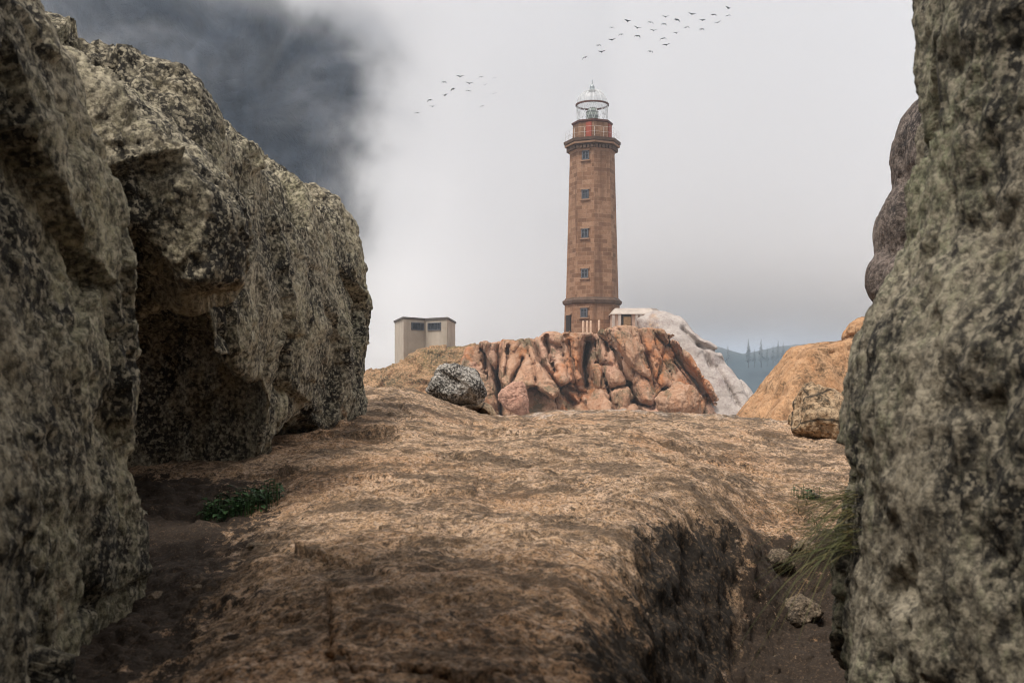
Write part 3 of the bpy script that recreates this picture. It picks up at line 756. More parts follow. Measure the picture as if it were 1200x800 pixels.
# main left boulder
plan = [(-1.60, 4.85), (-1.47, 4.98), (-1.37, 6.0), (-1.27, 7.0), (-1.17, 7.9), (-1.35, 8.3), (-1.9, 8.5), (-4.5, 8.3), (-4.5, 4.55), (-2.2, 4.65)]
lean = [(-1.0, -0.3), (-0.65, -0.22), (-0.3, -0.05), (0.3, 0.02), (0.8, -0.02), (1.3, -0.13), (1.8, -0.3)]
def top(x, y):
    return 1.34 + 0.5 * np.clip(-1.45 - x, -0.3, 0.62) + 0.13 * np.clip(5.6 - y, 0, 2) - 0.17 * np.exp(-((y - 7.25) / 0.22) ** 2) - 0.11 * np.exp(-((y - 6.2) / 0.18) ** 2) - 0.08 * np.exp(-((y - 5.6) / 0.12) ** 2) + 0.1 * np.exp(-((y - 7.7) / 0.25) ** 2) * (x > -1.6)
def main_sdf(X, Y, Z):
    s = wall_rock(plan, lean, top, 0.13, 0.085, 0.8, 7.0)(X, Y, Z)
    # cave at the foot
    cv = np.sqrt(((X + 1.36) / 0.45) ** 2 + ((Y - 6.55) / 0.55) ** 2 + ((Z + 0.68) / 0.42) ** 2) - 1
    s = smax(s, -cv * 0.35, 0.08)
    ca = smax(smax(np.abs(X + 2.35 + 0.06 * np.sin(Z * 5)) - 0.87, np.abs(Y - 5.0) - 0.95, 0.2), np.abs(Z + 0.55) - 0.85, 0.2)
    ca = smin(ca, (np.sqrt(((X + 1.95) / 0.42) ** 2 + ((Y - 4.7) / 0.7) ** 2 + ((Z - 0.25) / 0.42) ** 2) - 1) * 0.42, 0.1)
    return smax(s, -ca, 0.06)
make_rock('boulder', (-3.2, 4.3, -1.1), (-0.95, 8.6, 2.1), 0.034, main_sdf, rough_disp(0.022, 0.3, 0.012, 0.075, 0.045, 5.0), 1, M['left'],
          label='tall olive brown boulder with stepped top and rusty patch, farther back on the left', cat='boulder')
# near right boulder
plan = [(1.035, 2.85), (1.07, 2.6), (1.20, 2.2), (1.26, 1.6), (1.15, 0.5), (1.2, -1.4), (3.6, -1.4), (3.6, 3.9), (1.7, 3.85), (1.25, 3.6), (1.10, 3.2)]
lean = [(-1.4, 0.03), (-0.9, 0.02), (-0.55, 0.02), (-0.3, 0.0), (-0.1, -0.01), (0.07, -0.035), (0.19, -0.09), (0.30, -0.16), (0.42, -0.215), (0.8, -0.225), (1.3, -0.22), (2.2, -0.25)]
make_rock('boulder', (0.75, 0.1, -1.4), (2.6, 4.0, 3.3), 0.030, wall_rock(plan, lean, lambda x, y: 3.0 + 0 * x, 0.14, 0.06, 0.6, 13.0), rough_disp(0.022, 0.22, 0.012, 0.06, 0.06, 9.0, flake=0.025), 1, M['right'],  # top raised beyond the frame to shade the passage
          label='large grey green boulder filling the right edge, out of focus', cat='boulder')
# darker rock behind it
def rb(X, Y, Z):
    c = [((2.27, 5.0, 1.08), (0.32, 0.45, 0.42)), ((2.22, 5.0, 0.76), (0.35, 0.45, 0.30)), ((2.16, 5.0, 0.47), (0.34, 0.42, 0.20)), ((2.75, 5.2, 0.2), (0.62, 0.9, 1.2))]
    s = None
    for (p, r) in c:
        e = (np.sqrt(((X - p[0]) / r[0]) ** 2 + ((Y - p[1]) / r[1]) ** 2 + ((Z - p[2]) / r[2]) ** 2) - 1) * min(r)
        s = e if s is None else smin(s, e, 0.05)
    low = (np.sqrt(((X - 2.95) / 0.8) ** 2 + ((Y - 5.3) / 0.9) ** 2 + ((Z + 0.5) / 0.9) ** 2) - 1) * 0.8
    s = smin(s, low, 0.15)
    return s + 0.04 * fbm(X, Y, Z, 0.4, 3, 0.5, 3.0)
make_rock('boulder', (1.4, 4.2, -1.2), (3.4, 6.3, 1.6), 0.03, rb, rough_disp(0.010, 0.2, 0.005, 0.06, 0.006, 15.0, flake=0.012), 1, M['purple'],
          label='purple brown knobbly rock peeping out behind the right boulder, against the sky', cat='boulder')

# unseen rock added above the lens to shade the foreground
def shade_rock(X, Y, Z):
    s = (np.sqrt(((X + 0.75) / 1.45) ** 2 + ((Y + 0.2) / 1.45) ** 2 + ((Z - 1.75) / 0.72) ** 2) - 1) * 0.72
    s2 = (np.sqrt(((X + 1.45) / 0.85) ** 2 + ((Y - 1.4) / 1.1) ** 2 + ((Z - 1.72) / 0.75) ** 2) - 1) * 0.75
    s = smin(s, s2, 0.25)
    return s + 0.08 * fbm(X, Y, Z, 0.7, 3, 0.5, 23.0)
make_rock('boulder', (-2.6, -2.0, 0.75), (1.2, 3.0, 2.8), 0.06, shade_rock, None, 1, M['left'], label='unseen boulder added overhead to shade the foreground', cat='boulder')

# ------------------------------------------------------------------ stones on and around the slab
def ell(c, r, amp, nsc, seed, flat=None, k=0.05):
    gr = np.random.default_rng(int(seed * 10) + 5); nrm = gr.normal(size=(13, 3)); nrm /= np.linalg.norm(nrm, axis=1)[:, None]; dst = gr.uniform(0.72, 0.98, 13)
    def f(X, Y, Z):
        x_, y_, z_ = (X - c[0]) / r[0], (Y - c[1]) / r[1], (Z - c[2]) / r[2]
        q = np.sqrt(x_ ** 2 + y_ ** 2 + z_ ** 2) - 1.04
        for nn, dd in zip(nrm, dst): q = smax(q, x_ * nn[0] + y_ * nn[1] + z_ * nn[2] - dd, 0.10)
        s = q * min(r)
        for (p0, nn) in (flat or []):
            nn = np.array(nn, float); nn /= np.linalg.norm(nn)
            s = smax(s, (X - p0[0]) * nn[0] + (Y - p0[1]) * nn[1] + (Z - p0[2]) * nn[2], k)
        return s + amp * fbm(X, Y, Z, nsc, 3, 0.55, seed)
    return f
def stone(name, px, py, Y, wpx, hpx, mat, label, cat='stone', amp=0.25, seed=0.0, depth=0.9, group=None, res=26, flat=None):
    if name in ('stone', 'pebble'):
        Y = on_ground(px, py + 0.30 * hpx)
    c = P(px, py, Y); r = np.array([wpx / 2 / F * Y, wpx / 2 / F * Y * depth, hpx / 2 / F * Y])
    m = r.min(); lo = c - r * 1.35; hi = c + r * 1.35
    fl = [(c + np.array(a) * r, b_) for a, b_ in (flat or [])]
    return make_rock(name, lo, hi, float(r.max() * 2.7 / res / 1.6), ell(c, r, amp * m, float(r.max()) * 0.8, seed, fl, 0.12 * m),
                     rough_disp(0.03, 0.3, 0.018, 0.09, 0.0, seed, S=float(r.max()) / 0.45, flake=0.02), 1, mat, label=label, cat=cat, group=group)
stone('boulder', 531, 449, 10.6, 72, 50, M['grey'], 'white and black lichened boulder perched on the slab crest', 'boulder', 0.35, 3.0, flat=[((0, 0, 0.72), (0.1, 0, 1)), ((-0.55, 0, 0.3), (-1, 0, 0.9)), ((0, -0.7, 0), (0, -1, 0.3))])
# hollow curved stone below it
cst = P(560, 486, 10.9)
def arch(X, Y, Z):
    o = (np.sqrt(((X - cst[0]) / 0.20) ** 2 + ((Y - cst[1]) / 0.22) ** 2 + ((Z - cst[2] + 0.02) / 0.17) ** 2) - 1) * 0.17
    i = (np.sqrt(((X - cst[0] - 0.0) / 0.155) ** 2 + ((Y - cst[1] + 0.2) / 0.30) ** 2 + ((Z - cst[2] + 0.07) / 0.155) ** 2) - 1) * 0.15
    return smax(o, -i, 0.015) + 0.015 * fbm(X, Y, Z, 0.12, 3, 0.5, 6.0)
make_rock('hollow_stone', cst - np.array([0.3, 0.32, 0.3]), cst + np.array([0.3, 0.32, 0.25]), 0.011, arch, None, 1, M['tan'], label='small hollowed stone with pale curved rim and dark underside, under the lichened boulder', cat='stone')
stone('boulder', 968, 492, 9.3, 92, 76, M['tan'], 'cracked tan boulder in front of the orange boulder', 'boulder', 0.3, 8.0, depth=0.8, res=40)
stone('stone', 912, 655, 4.9, 44, 22, M['stone'], 'tan stone lying in the crevice below the slab edge', amp=0.4, seed=21.0)
stone('stone', 936, 718, 4.25, 50, 36, M['stone'], 'pale lichened stone on the crevice floor under the grass', amp=0.4, seed=22.0)
stone('pebble', 955, 582, 6.3, 12, 9, M['purple'], 'small dark pebble beside the grass above the crevice', cat='pebble', seed=23.0, res=18)
stone('stone', 940, 640, 5.2, 34, 14, M['stone'], 'flat tan stone beneath the drooping grass blades', amp=0.4, seed=24.0)
for k, (px, py, Y, w_, h_, lb) in enumerate([(905, 770, 3.5, 22, 12, 'brown stone half buried at the bottom of the crevice'), (868, 722, 4.0, 16, 9, 'small rusty stone at the foot of the black drop'), (185, 700, 3.3, 26, 12, 'small tan stone beside the left boulder foot'), (232, 690, 3.35, 16, 9, 'tiny pale stone on dark earth at left'), (300, 640, 3.9, 22, 10, 'brown stone below the green plant')]):
    stone('stone', px, py, Y, w_, h_, M['stone'] if k != 1 else M['rusty'], lb, seed=30.0 + k, amp=0.35, res=20)

# orange boulder beyond the slab, on the right
def planes_sdf(pl, k):
    out = []
    for (a, b_, c_), ref in pl:
        a, b_, c_ = map(np.array, (a, b_, c_)); n = np.cross(b_ - a, c_ - a); n = n / np.linalg.norm(n)
        if n @ (np.array(ref) - a) < 0: n = -n
        out.append((a, n))
    def f(X, Y, Z):
        s = None
        for a, n in out:
            d = (X - a[0]) * n[0] + (Y - a[1]) * n[1] + (Z - a[2]) * n[2]
            s = d if s is None else smax(s, d, k)
        return s
    return f
cen = np.array([0, 0, 0.])
Yb = 29.0
pl = [((P(868, 484, 32), P(924, 411, 32), P(898, 505, 28)), (0, 0, 0)),                      # left facet
      ((P(936, 420, 29.5), P(898, 510, 27.6), P(1040, 440, 30.5)), (12, 0, 0)),               # front facet
      ((P(922, 412, 30), P(950, 408, 30), P(940, 408, 36)), (8, 30, 50)),
      ((P(868, 484, 32), P(924, 411, 32), P(930, 411, 40)), (0, 30, 30))]
low_s = planes_sdf(pl, 0.12)
pl2 = [((P(930, 428, 31), P(985, 402, 31), P(985, 402, 36)), (8, 30, 50)), ((P(960, 420, 30.3), P(960, 500, 28.5), P(1040, 440, 30.8)), (12, 0, 0)), ((P(985, 404, 31), P(1003, 376, 31.3), P(1003, 376, 36)), (6, 30, 20)), ((P(1003, 376, 31), P(1040, 366, 31), P(1030, 368, 36)), (11, 30, 50))]
hi_s = planes_sdf(pl2, 0.1)
pl3 = [((P(972, 424, 31), P(1001, 378, 31.3), P(1001, 378, 36)), (6, 30, 20)), ((P(1001, 378, 31), P(1045, 364, 31), P(1030, 369, 36)), (11, 30, 50)), ((P(990, 390, 30.6), P(990, 500, 29.0), P(1060, 440, 31.2)), (12, 0, 0))]
top_s = planes_sdf(pl3, 0.1)
def ob(X, Y, Z):
    s = smin(smin(low_s(X, Y, Z), top_s(X, Y, Z), 0.06), smax(hi_s(X, Y, Z), -(X - P(935, 0, 31)[0]), 0.2), 0.2)
    s = smax(s, X - 14.5, 0.3); s = smax(s, Y - 37, 0.5)
    d = line_dist(*np.broadcast_arrays(X[:, :, 0] * 0 + X[:, :, 0], 0 * X[:, :, 0]), [(0, 0), (0.01, 0)])
    lay = 0.25 * np.exp(-((Z - 1.15 - 0.05 * (X - 10)) / 0.06) ** 2) * (X > 9.9) + 0.16 * np.exp(-((Z - 0.72 - 0.1 * (X - 10)) / 0.05) ** 2) * (X > 9.6)
    for pts in ([P(940, 415, 30), P(962, 450, 30), P(958, 480, 30)], [P(905, 440, 30), P(912, 470, 30), P(900, 492, 30)], [P(975, 420, 30), P(985, 450, 30)]):
        d = line_dist(*[a_.astype(float) for a_ in np.broadcast_arrays(X[:, 0, :], Z[:, 0, :])], [q[[0, 2]] for q in pts])
        lay = lay + 0.16 * np.exp(-d / 0.07)[:, None, :]
    return s + lay + 0.10 * fbm(X, Y, Z, 1.6, 4, 0.5, 12.0)
make_rock('boulder', (6.2, 26.5, -4.5), (14.5, 37.2, 2.6), 0.11, ob, rough_disp(0.02, 0.3, 0.01, 0.08, 0.0, 40.0, S=2.4, flake=0.022), 1, M['orange'],
          label='big orange faceted boulder rising beyond the slab beside the right boulder', cat='boulder')

# ------------------------------------------------------------------ lighthouse hill
def px_poly(pts, Y): return [P(a, b_, Y)[[0, 2]] for a, b_ in pts]
YH = 86.0
sil = px_poly([(470, 560), (540, 430), (547, 408), (556, 404), (566, 400), (578, 402), (590, 398), (604, 400), (618, 395), (631, 396), (642, 391), (656, 391), (668, 387), (680, 391), (692, 389), (704, 390), (716, 384), (736, 383), (752, 385), (766, 383), (780, 385), (790, 390), (815, 425), (850, 485), (870, 560)], YH)
fiss = [([(586, 396), (583, 430), (586, 465), (588, 500)], 2.6, 2.6), ([(626, 396), (636, 428), (652, 450), (672, 472)], 2.2, 1.8), ([(693, 402), (688, 430), (691, 452)], 6.5, 3.4),
        ([(700, 384), (704, 420), (712, 460), (716, 490)], 1.8, 1.3), ([(712, 386), (722, 415), (730, 436), (741, 462), (750, 490)], 2.4, 1.9), ([(749, 380), (753, 405), (762, 432), (768, 455)], 2.0, 1.4),
        ([(785, 384), (802, 418), (826, 455), (848, 486)], 2.0, 2.2), ([(640, 394), (645, 420), (650, 436)], 1.6, 1.2), ([(596, 405), (592, 440)], 1.4, 1.0), ([(566, 404), (570, 440), (575, 490)], 1.8, 1.2),
        ([(612, 420), (600, 446), (598, 470)], 1.8, 1.2), ([(655, 452), (690, 462)], 1.8, 1.2), ([(716, 456), (738, 450)], 1.8, 1.2), ([(738, 470), (760, 476), (780, 455)], 2.4, 1.6), ([(668, 400), (672, 440), (680, 470)], 1.8, 1.0),
        ([(795, 420), (815, 452)], 1.8, 1.2), ([(770, 402), (790, 440)], 1.2, 0.6), ([(700, 425), (715, 428)], 1.5, 1.0)]
fiss = [([P(a, b_, YH)[[0, 2]] for a, b_ in pts], wd / F * YH, dp) for pts, wd, dp in fiss]
def hill(X, Y, Z):
    x2, z2 = np.broadcast_arrays(X[:, 0, :], Z[:, 0, :]); x2 = x2.astype(float); z2 = z2.astype(float)
    po = poly_sdf(x2, z2, sil)[:, None, :]
    # a ragged front made of leaning joint blocks, each with a face of its own
    jx = 0.35 * fbm(x2, 0 * x2 + 1.0, z2, 3.0, 2, 0.5, 1.0)
    du, dw, r1, r2, r3, e1 = cells2((x2 + jx + 0.34 * z2) * 0.31 + 3.1, (z2 - 0.3 * x2) * 0.20 + 0.4, 21)
    yf = 83.0 + 0.45 * (z2 + 4) + 1.6 * (r1 - 0.5) + 3.0 * (r2 - 0.5) * du * 2 + 2.2 * (r3 - 0.25) * dw * 2 + 0.9 * np.exp(-(e1 / 0.04))
    du, dw, r1, r2, r3, e2 = cells2((x2 + jx - 0.12 * z2) * 0.62 + 7.7, (z2 + 0.35 * x2) * 0.46, 33)
    yf = yf + 0.3 * (r1 - 0.5) + 0.7 * (r2 - 0.5) * du + 0.7 * (r3 - 0.3) * dw + 0.25 * np.exp(-(e2 / 0.04))
    yf = yf + 1.5 * sstep(-9, -14, x2) + 2.5 * sstep(9.5, 17, x2)
    for pts, wd, dp in fiss:
        d = line_dist(x2 + 0.5 * jx, z2, pts); yf = yf + 2.6 * dp * np.exp(-(d / (0.75 * wd)))
    po = po + 0.35 * fbm(x2 * 1.0, 0 * x2, z2 * 0.2, 1.6, 3, 0.6, 44.0)[:, None, :]
    s = smax(po, (yf[:, None, :] - Y) * 0.75, 0.07)
    s = smax(s, Y - 112, 0.5)
    return s + 0.05 * fbm(X, Y, Z, 1.2, 3, 0.6, 6.0)
def hill_disp(x, y, z, n):
    f1, fe, cid = voronoi(np.stack([(x + 0.3 * z) * 0.9, y * 0.6, z * 0.55], 1), 3)
    d = 0.08 * (cid - 0.5) - 0.05 * np.exp(-fe / 0.05) + 0.17 * facets(np.stack([x + 0.3 * z, y, z * 0.6], 1) / 1.1, 8)
    return d + 0.05 * ridged(x, y, z * 0.5, 0.7, 3, 0.55, 3.0) + 0.05 * fbm(x, y, z, 0.25, 2, 0.5, 6.0)
make_rock('hill', (-11.5, 80.0, -8.5), (21, 112.5, 5.2), 0.15, hill, hill_disp, 1, M['cliff'], kind='structure')
# heath-covered shoulder in front of the hut
sil2 = px_poly([(380, 560), (400, 450), (435, 436), (458, 430), (474, 422), (486, 411), (505, 407), (522, 409), (545, 408), (575, 405), (600, 420), (640, 560)], 93.0)
def shoulder(X, Y, Z):
    x2, z2 = np.broadcast_arrays(X[:, 0, :], Z[:, 0, :])
    po = poly_sdf(x2.astype(float), z2.astype(float), sil2)[:, None, :]
    s = smax(po, (89.0 + 1.1 * (Z + 3.0) - Y) * 0.6, 0.5); s = smax(s, Y - 104, 0.5)
    return s + 0.35 * fbm(X, Y, Z, 1.6, 4, 0.55, 16.0)
def sh_disp(x, y, z, n): return 0.30 * facets(np.stack([x, y, z * 1.6], 1) / 1.7, 12) + 0.14 * facets(np.stack([x, y, z * 1.4], 1) / 0.7, 13) + 0.12 * ridged(x, y, z, 0.8, 4, 0.6, 2.0)
make_rock('hillside', (-20, 84, -6), (1, 104.5, 4.2), 0.2, shoulder, sh_disp, 1, M['heath'], kind='structure')
# pale rock falling to the right of the hill
sil3 = px_poly([(755, 372), (768, 364), (785, 362), (803, 370), (815, 385), (824, 396), (842, 404), (852, 424), (864, 440), (880, 464), (890, 520), (800, 520)], 91.0)
def pale(X, Y, Z):
    x2, z2 = np.broadcast_arrays(X[:, 0, :], Z[:, 0, :]); x2 = x2.astype(float); z2 = z2.astype(float)
    po = poly_sdf(x2, z2, sil3)[:, None, :]
    yf = 88.0 + 0.5 * (z2 + 3)
    for pts, wd, dp in [([(803, 385), (826, 410), (832, 430)], 3, 1.2), ([(838, 430), (858, 475)], 2.0, 0.6), ([(822, 404), (842, 412)], 2.5, 1.0), ([(858, 428), (872, 470)], 1.5, 0.5)]:
        d = line_dist(x2, z2, [P(a, b_, 91.0)[[0, 2]] for a, b_ in pts]); yf = yf + dp * np.exp(-(d / (wd / F * 91)) ** 2)
    s = smax(po, (yf[:, None, :] - Y) * 0.8, 1.6); s = smax(s, Y - 102, 0.5)
    return s + 0.55 * fbm(X, Y, Z, 2.6, 3, 0.5, 26.0)
make_rock('boulder', (10, 85, -7), (24.5, 102.5, 6.8), 0.17, pale, lambda x, y, z, n: 0.035 * ridged(x, y, z, 1.1, 3, 0.5, 4.0) + 0.05 * facets(np.stack([x, y, z], 1) / 2.6, 5), 1, M['pale'],
          label='long pale whitish rock sloping down to the right behind the lighthouse cliff', cat='boulder')
# loose blocks along the foot of the cliff
for k, (px, py, Y, w_, h_, dp, mat, lb, fl) in enumerate([
    (604, 464, 80.5, 36, 46, 0.7, 'pink', 'smooth pink block leaning at the foot of the cliff', [((0, -0.5, 0.2), (-0.2, -1, 0.5)), ((0.6, 0, 0), (1, -0.3, 0.2)), ((0, 0, 0.6), (-0.4, 0, 1))]),
    (794, 472, 79.5, 54, 42, 0.8, 'cliff', 'rusty rounded boulder with grey lichen under the right end of the cliff', None),
    (557, 466, 82, 40, 66, 0.7, 'cliff', 'brown slab of rock standing behind the white lichened boulder', [((0, -0.5, 0), (0.2, -1, 0.3))])]):
    stone('boulder', px, py, Y, w_, h_, M[mat], lb, 'boulder', 0.28, 60.0 + k, dp, res=36, flat=fl)

# ------------------------------------------------------------------ lighthouse
LT = P(694, 395, 101.0); px1 = 101.0 / F
def zz_(row): return (HOR - row) * px1 - LT[2]
lh = empty('lighthouse', LT)
tag(lh, 'tall brown stone octagonal lighthouse with glazed white lantern on the cliff top', 'lighthouse')
def part(mb, name, mat, parent=lh, smooth=False): return mb.build(name, M[mat], parent, None, smooth)
def oct_(prof, name, mat, parent=lh, n=8):
    m = MB(); m.loft([(r * px1, zz_(row)) for r, row in prof], n); return part(m, name, mat, parent)
oct_([(33.3, 405), (32.2, 358)], 'base_storey', 'tower')
oct_([(32.6, 358), (34.6, 356.2), (35.0, 353.2), (32.5, 351.5), (31.5, 350)], 'band_course', 'cornice')
oct_([(30.8, 351.2), (26.2, 181)], 'tower_shaft', 'tower')
oct_([(26.6, 181.3), (27.6, 178.5), (28.0, 176)], 'corbel_course', 'trim')
m = MB()
for k in range(8):                                  # row of corbels under the gallery
    a0 = -math.pi / 2 + k * math.pi / 4; a1 = a0 + math.pi / 4
    for j in range(5):
        f = (j + 0.5) / 5; R = 28.4 * px1
        p = Vector((math.cos(a0), math.sin(a0), 0)).lerp(Vector((math.cos(a1), math.sin(a1), 0)), f) * R
        am = (a0 + a1) / 2
        m.box((p.x, p.y, zz_(177.0)), (0.36, 0.26, 0.30), Matrix.Rotation(am, 3, 'Z'))
part(m, 'corbels', 'cornice')
oct_([(28.3, 176), (29.6, 174.2), (31.2, 173.2), (31.8, 171.2), (33.2, 170.4), (33.6, 167.2), (30, 166.6), (22, 166.4)], 'gallery', 'cornice')
oct_([(32.3, 173.4), (32.6, 171.8), (31.6, 171.0)], 'gallery_moulding', 'trim')
oct_([(23.2, 167.0), (22.6, 147.5)], 'watch_room', 'tower')
oct_([(22.8, 147.6), (24.2, 146.6), (24.2, 144.8), (18.5, 144.2), (16, 143.8)], 'lantern_sill', 'ring')
def facet(k, row, R_at, out=0.0):
    """centre of side k at a row, with its outward angle"""
    am = -math.pi / 2 + (k + 0.5) * math.pi / 4
    ap = R_at * px1 * math.cos(math.pi / 8) + out
    return Vector((ap * math.cos(am), ap * math.sin(am), zz_(row))), am
def on_facet(mb, k, row, R_at, w_, h_, d, out=0.0, dx=0.0, dz=0.0):
    c, am = facet(k, row, R_at, out); tng = Vector((-math.sin(am), math.cos(am), 0))
    mb.box(c + tng * dx + Vector((0, 0, dz)), (d, w_, h_), Matrix.Rotation(am, 3, 'Z'))
def shaft_R(row): return 26.2 + (30.8 - 26.2) * (row - 181) / 170.0
for row in (187, 232, 277, 323, 368):
    R_ = shaft_R(row) if row < 350 else 32.4
    m = MB(); W, H = 0.62, 0.92
    for sx_ in (-1, 1): on_facet(m, -1, row, R_, 0.10, H, 0.22, 0.0, sx_ * (W / 2), 0)
    for sz_ in (-1, 1): on_facet(m, -1, row, R_, W + 0.1, 0.10, 0.22, 0.0, 0, sz_ * (H / 2 - 0.05))
    on_facet(m, -1, row, R_, 0.07, H - 0.2, 0.18, 0.0, 0, 0); on_facet(m, -1, row, R_, W - 0.1, 0.06, 0.16, 0.0, 0, 0.08)
    wn_ = part(m, 'window', 'frame')
    g_ = MB(); on_facet(g_, -1, row, R_, W - 0.1, H - 0.2, 0.10, 0.0); part(g_, 'pane', 'pane', wn_)
    s_ = MB(); on_facet(s_, -1, row, R_, W + 0.4, 0.12, 0.26, 0.04, 0, -H / 2 - 0.07); part(s_, 'sill', 'trim', wn_)
    s_ = MB(); on_facet(s_, -1, row, R_, W + 0.4, 0.16, 0.2, 0.02, 0, H / 2 + 0.09); part(s_, 'lintel', 'trim', wn_)
m = MB(); on_facet(m, -2, 381, 32.6, 1.0, 1.9, 0.24, 0.0); dr = part(m, 'door', 'dark')
m = MB(); on_facet(m, -2, 381, 32.6, 1.4, 0.2, 0.3, 0.0, 0, 1.06); part(m, 'lintel', 'trim', dr)
m = MB(); on_facet(m, -1, 157, 22.9, 0.58, 1.5, 0.18, 0.02, 0.25); part(m, 'door', 'red')
m = MB(); on_facet(m, 1, 156, 22.9, 0.9, 1.35, 0.16, 0.02, 0.0); part(m, 'panel', 'red')
# gallery railing
m = MB(); Rr = 31.5 * px1
for k in range(8):
    a0 = -math.pi / 2 + k * math.pi / 4; a1 = a0 + math.pi / 4
    p0 = Vector((math.cos(a0), math.sin(a0), 0)) * Rr; p1 = Vector((math.cos(a1), math.sin(a1), 0)) * Rr
    for f in (0, 0.5):
        p = p0.lerp(p1, f); m.tube([(p.x, p.y, zz_(167.2)), (p.x, p.y, zz_(156))], 0.018, 5)
    for row in (155, 161): m.tube([(p0.x, p0.y, zz_(row)), (p1.x, p1.y, zz_(row))], 0.009, 4)
part(m, 'railing', 'rail')
# lantern
lr = oct_([(17.6, 144.0), (18.4, 123.5)], 'lantern_glazing', 'glass', lh, 16)
m = MB(); nb = 16
for k in range(nb):
    for sgn in (1, -1):
        pts = []
        for j in range(5):
            f = j / 4; a = 2 * math.pi * (k + sgn * f * 1.0) / nb; R = (17.7 + 0.8 * f) * px1
            pts.append((R * math.cos(a), R * math.sin(a), zz_(144 - f * 20.5)))
        m.tube(pts, 0.019, 4)
part(m, 'glazing_bars', 'whitemetal', lr)
m = MB(); m.loft([(18.2 * px1, zz_(124.4)), (19.6 * px1, zz_(124.4)), (19.6 * px1, zz_(122.6)), (18.2 * px1, zz_(122.6)), (18.2 * px1, zz_(124.4))], 32, caps=False); part(m, 'eaves_ring', 'ring')
dome_prof = [(18.4, 122.8), (17.6, 118.0), (15.4, 113.0), (11.8, 109.0), (7.0, 106.6), (3.6, 106.0)]
m = MB(); m.loft([(r * px1, zz_(row)) for r, row in dome_prof], 24, caps=False); dm = part(m, 'dome', 'domeglass', lh, True)
m = MB()
for k in range(12):
    a = 2 * math.pi * k / 12
    m.tube([(r * px1 * math.cos(a), r * px1 * math.sin(a), zz_(row)) for r, row in dome_prof], 0.022, 4)
part(m, 'dome_ribs', 'whitemetal', dm)
m = MB(); m.loft([(3.9 * px1, zz_(107.2)), (3.9 * px1, zz_(105.4)), (2.9 * px1, zz_(104.6)), (2.7 * px1, zz_(101.5)), (1.6 * px1, zz_(99.6)), (0.5 * px1, zz_(98.8)), (0.3 * px1, zz_(94)), (0.01, zz_(93))], 12); part(m, 'finial', 'metal', lh, True)
m = MB(); m.loft([(5.2 * px1, zz_(144)), (7.0 * px1, zz_(139)), (7.2 * px1, zz_(134)), (6.0 * px1, zz_(130)), (4.2 * px1, zz_(128.2)), (4.2 * px1, zz_(126.8)), (0.01, zz_(126.4))], 20); le = part(m, 'lens', 'lens')
m = MB()
for row, r in ((142, 6.2), (137, 7.35), (132, 7.0)):
    m.loft([(r * px1, zz_(row)), (r * px1 + .05, zz_(row - .4)), (r * px1, zz_(row - 0.9))], 20)
part(m, 'lens_frame', 'metal', le)

# whitewashed annex beside the tower
AX = P(746, 385, 96.0); pa = 96.0 / F
an = empty('annex', AX); tag(an, 'low whitewashed annex with boarded opening, against the lighthouse foot', 'building')
def rect(x0, x1, y0, y1): return [(x0, y0), (x1, y0), (x1, y1), (x0, y1)]
def ax(px): return (px - 746) * pa
def az(row): return (385 - row) * pa
m = MB(); m.prism(rect(ax(718), ax(765), 0.0, 3.0), az(392), az(368)); part(m, 'wall', 'annexwall', an)
m = MB()
m.add([(ax(716), -0.25, az(368)), (ax(768), -0.25, az(368)), (ax(764), 0.5, az(360.5)), (ax(722), 0.5, az(360.5)), (ax(716), 3.2, az(368)), (ax(768), 3.2, az(368)), (ax(764), 2.6, az(360.5)), (ax(722), 2.6, az(360.5))],
      [(0, 1, 2, 3), (1, 5, 6, 2), (5, 4, 7, 6), (4, 0, 3, 7), (3, 2, 6, 7), (0, 4, 5, 1)])
part(m, 'roof', 'white', an)
m = MB(); m.box((ax(734), -0.06, az(375)), (0.95, 0.14, 1.05)); op = part(m, 'opening', 'dark', an)
m = MB(); m.box((ax(734.8), -0.1, az(376.2)), (0.7, 0.12, 0.8)); part(m, 'shutter', 'shutter', op)
for k, x in enumerate((718.8, 726, 746, 751)):
    m = MB(); m.box((ax(x), -0.08, az(378)), (0.26, 0.2, az(368) - az(390))); part(m, 'pilaster', 'white', an)
# curved ramp wall leading down from the annex roof
m = MB(); tops = [(764, 360.5), (770, 361.5), (776, 365.5), (782, 371), (790, 376)]
vs = []
for px_, row in tops:
    for yy in (0.3, 1.2):
        vs += [(ax(px_), yy, az(row)), (ax(px_), yy, az(392))]
fs = []
for k in range(len(tops) - 1):
    a = 4 * k; b_ = a + 4
    fs += [(a, a + 1, b_ + 1, b_), (a + 2, b_ + 2, b_ + 3, a + 3), (a, b_, b_ + 2, a + 2)]
fs += [(0, 2, 3, 1), (len(vs) - 4, len(vs) - 3, len(vs) - 1, len(vs) - 2)]
m.add(vs, fs); part(m, 'ramp_wall', 'white', an)
# cream posts before the tower
m0 = None
for px_, top_, r_, lb in ((683.5, 376, 390, 'cream post before the lighthouse foot, leftmost of four'), (688, 376, 390, 'cream post before the lighthouse foot, second of four from the left'), (692.3, 376, 390, 'cream post before the lighthouse foot, third of four from the left'), (702, 376, 389, 'cream post standing alone right of three others before the lighthouse foot')):
    q = P(px_, r_, 95.0)
    if m0 is None:
        m = MB(); hh = 14 * 95 / F; m.loft([(0.11, -0.3), (0.11, hh - 0.05), (0.07, hh)], 8); m0 = m.build('post', M['post'], None, q).data
        o = bpy.data.objects['post']
    else: o = link('post', m0, None, None, q)
    tag(o, lb, 'post', 'cream posts before the lighthouse')

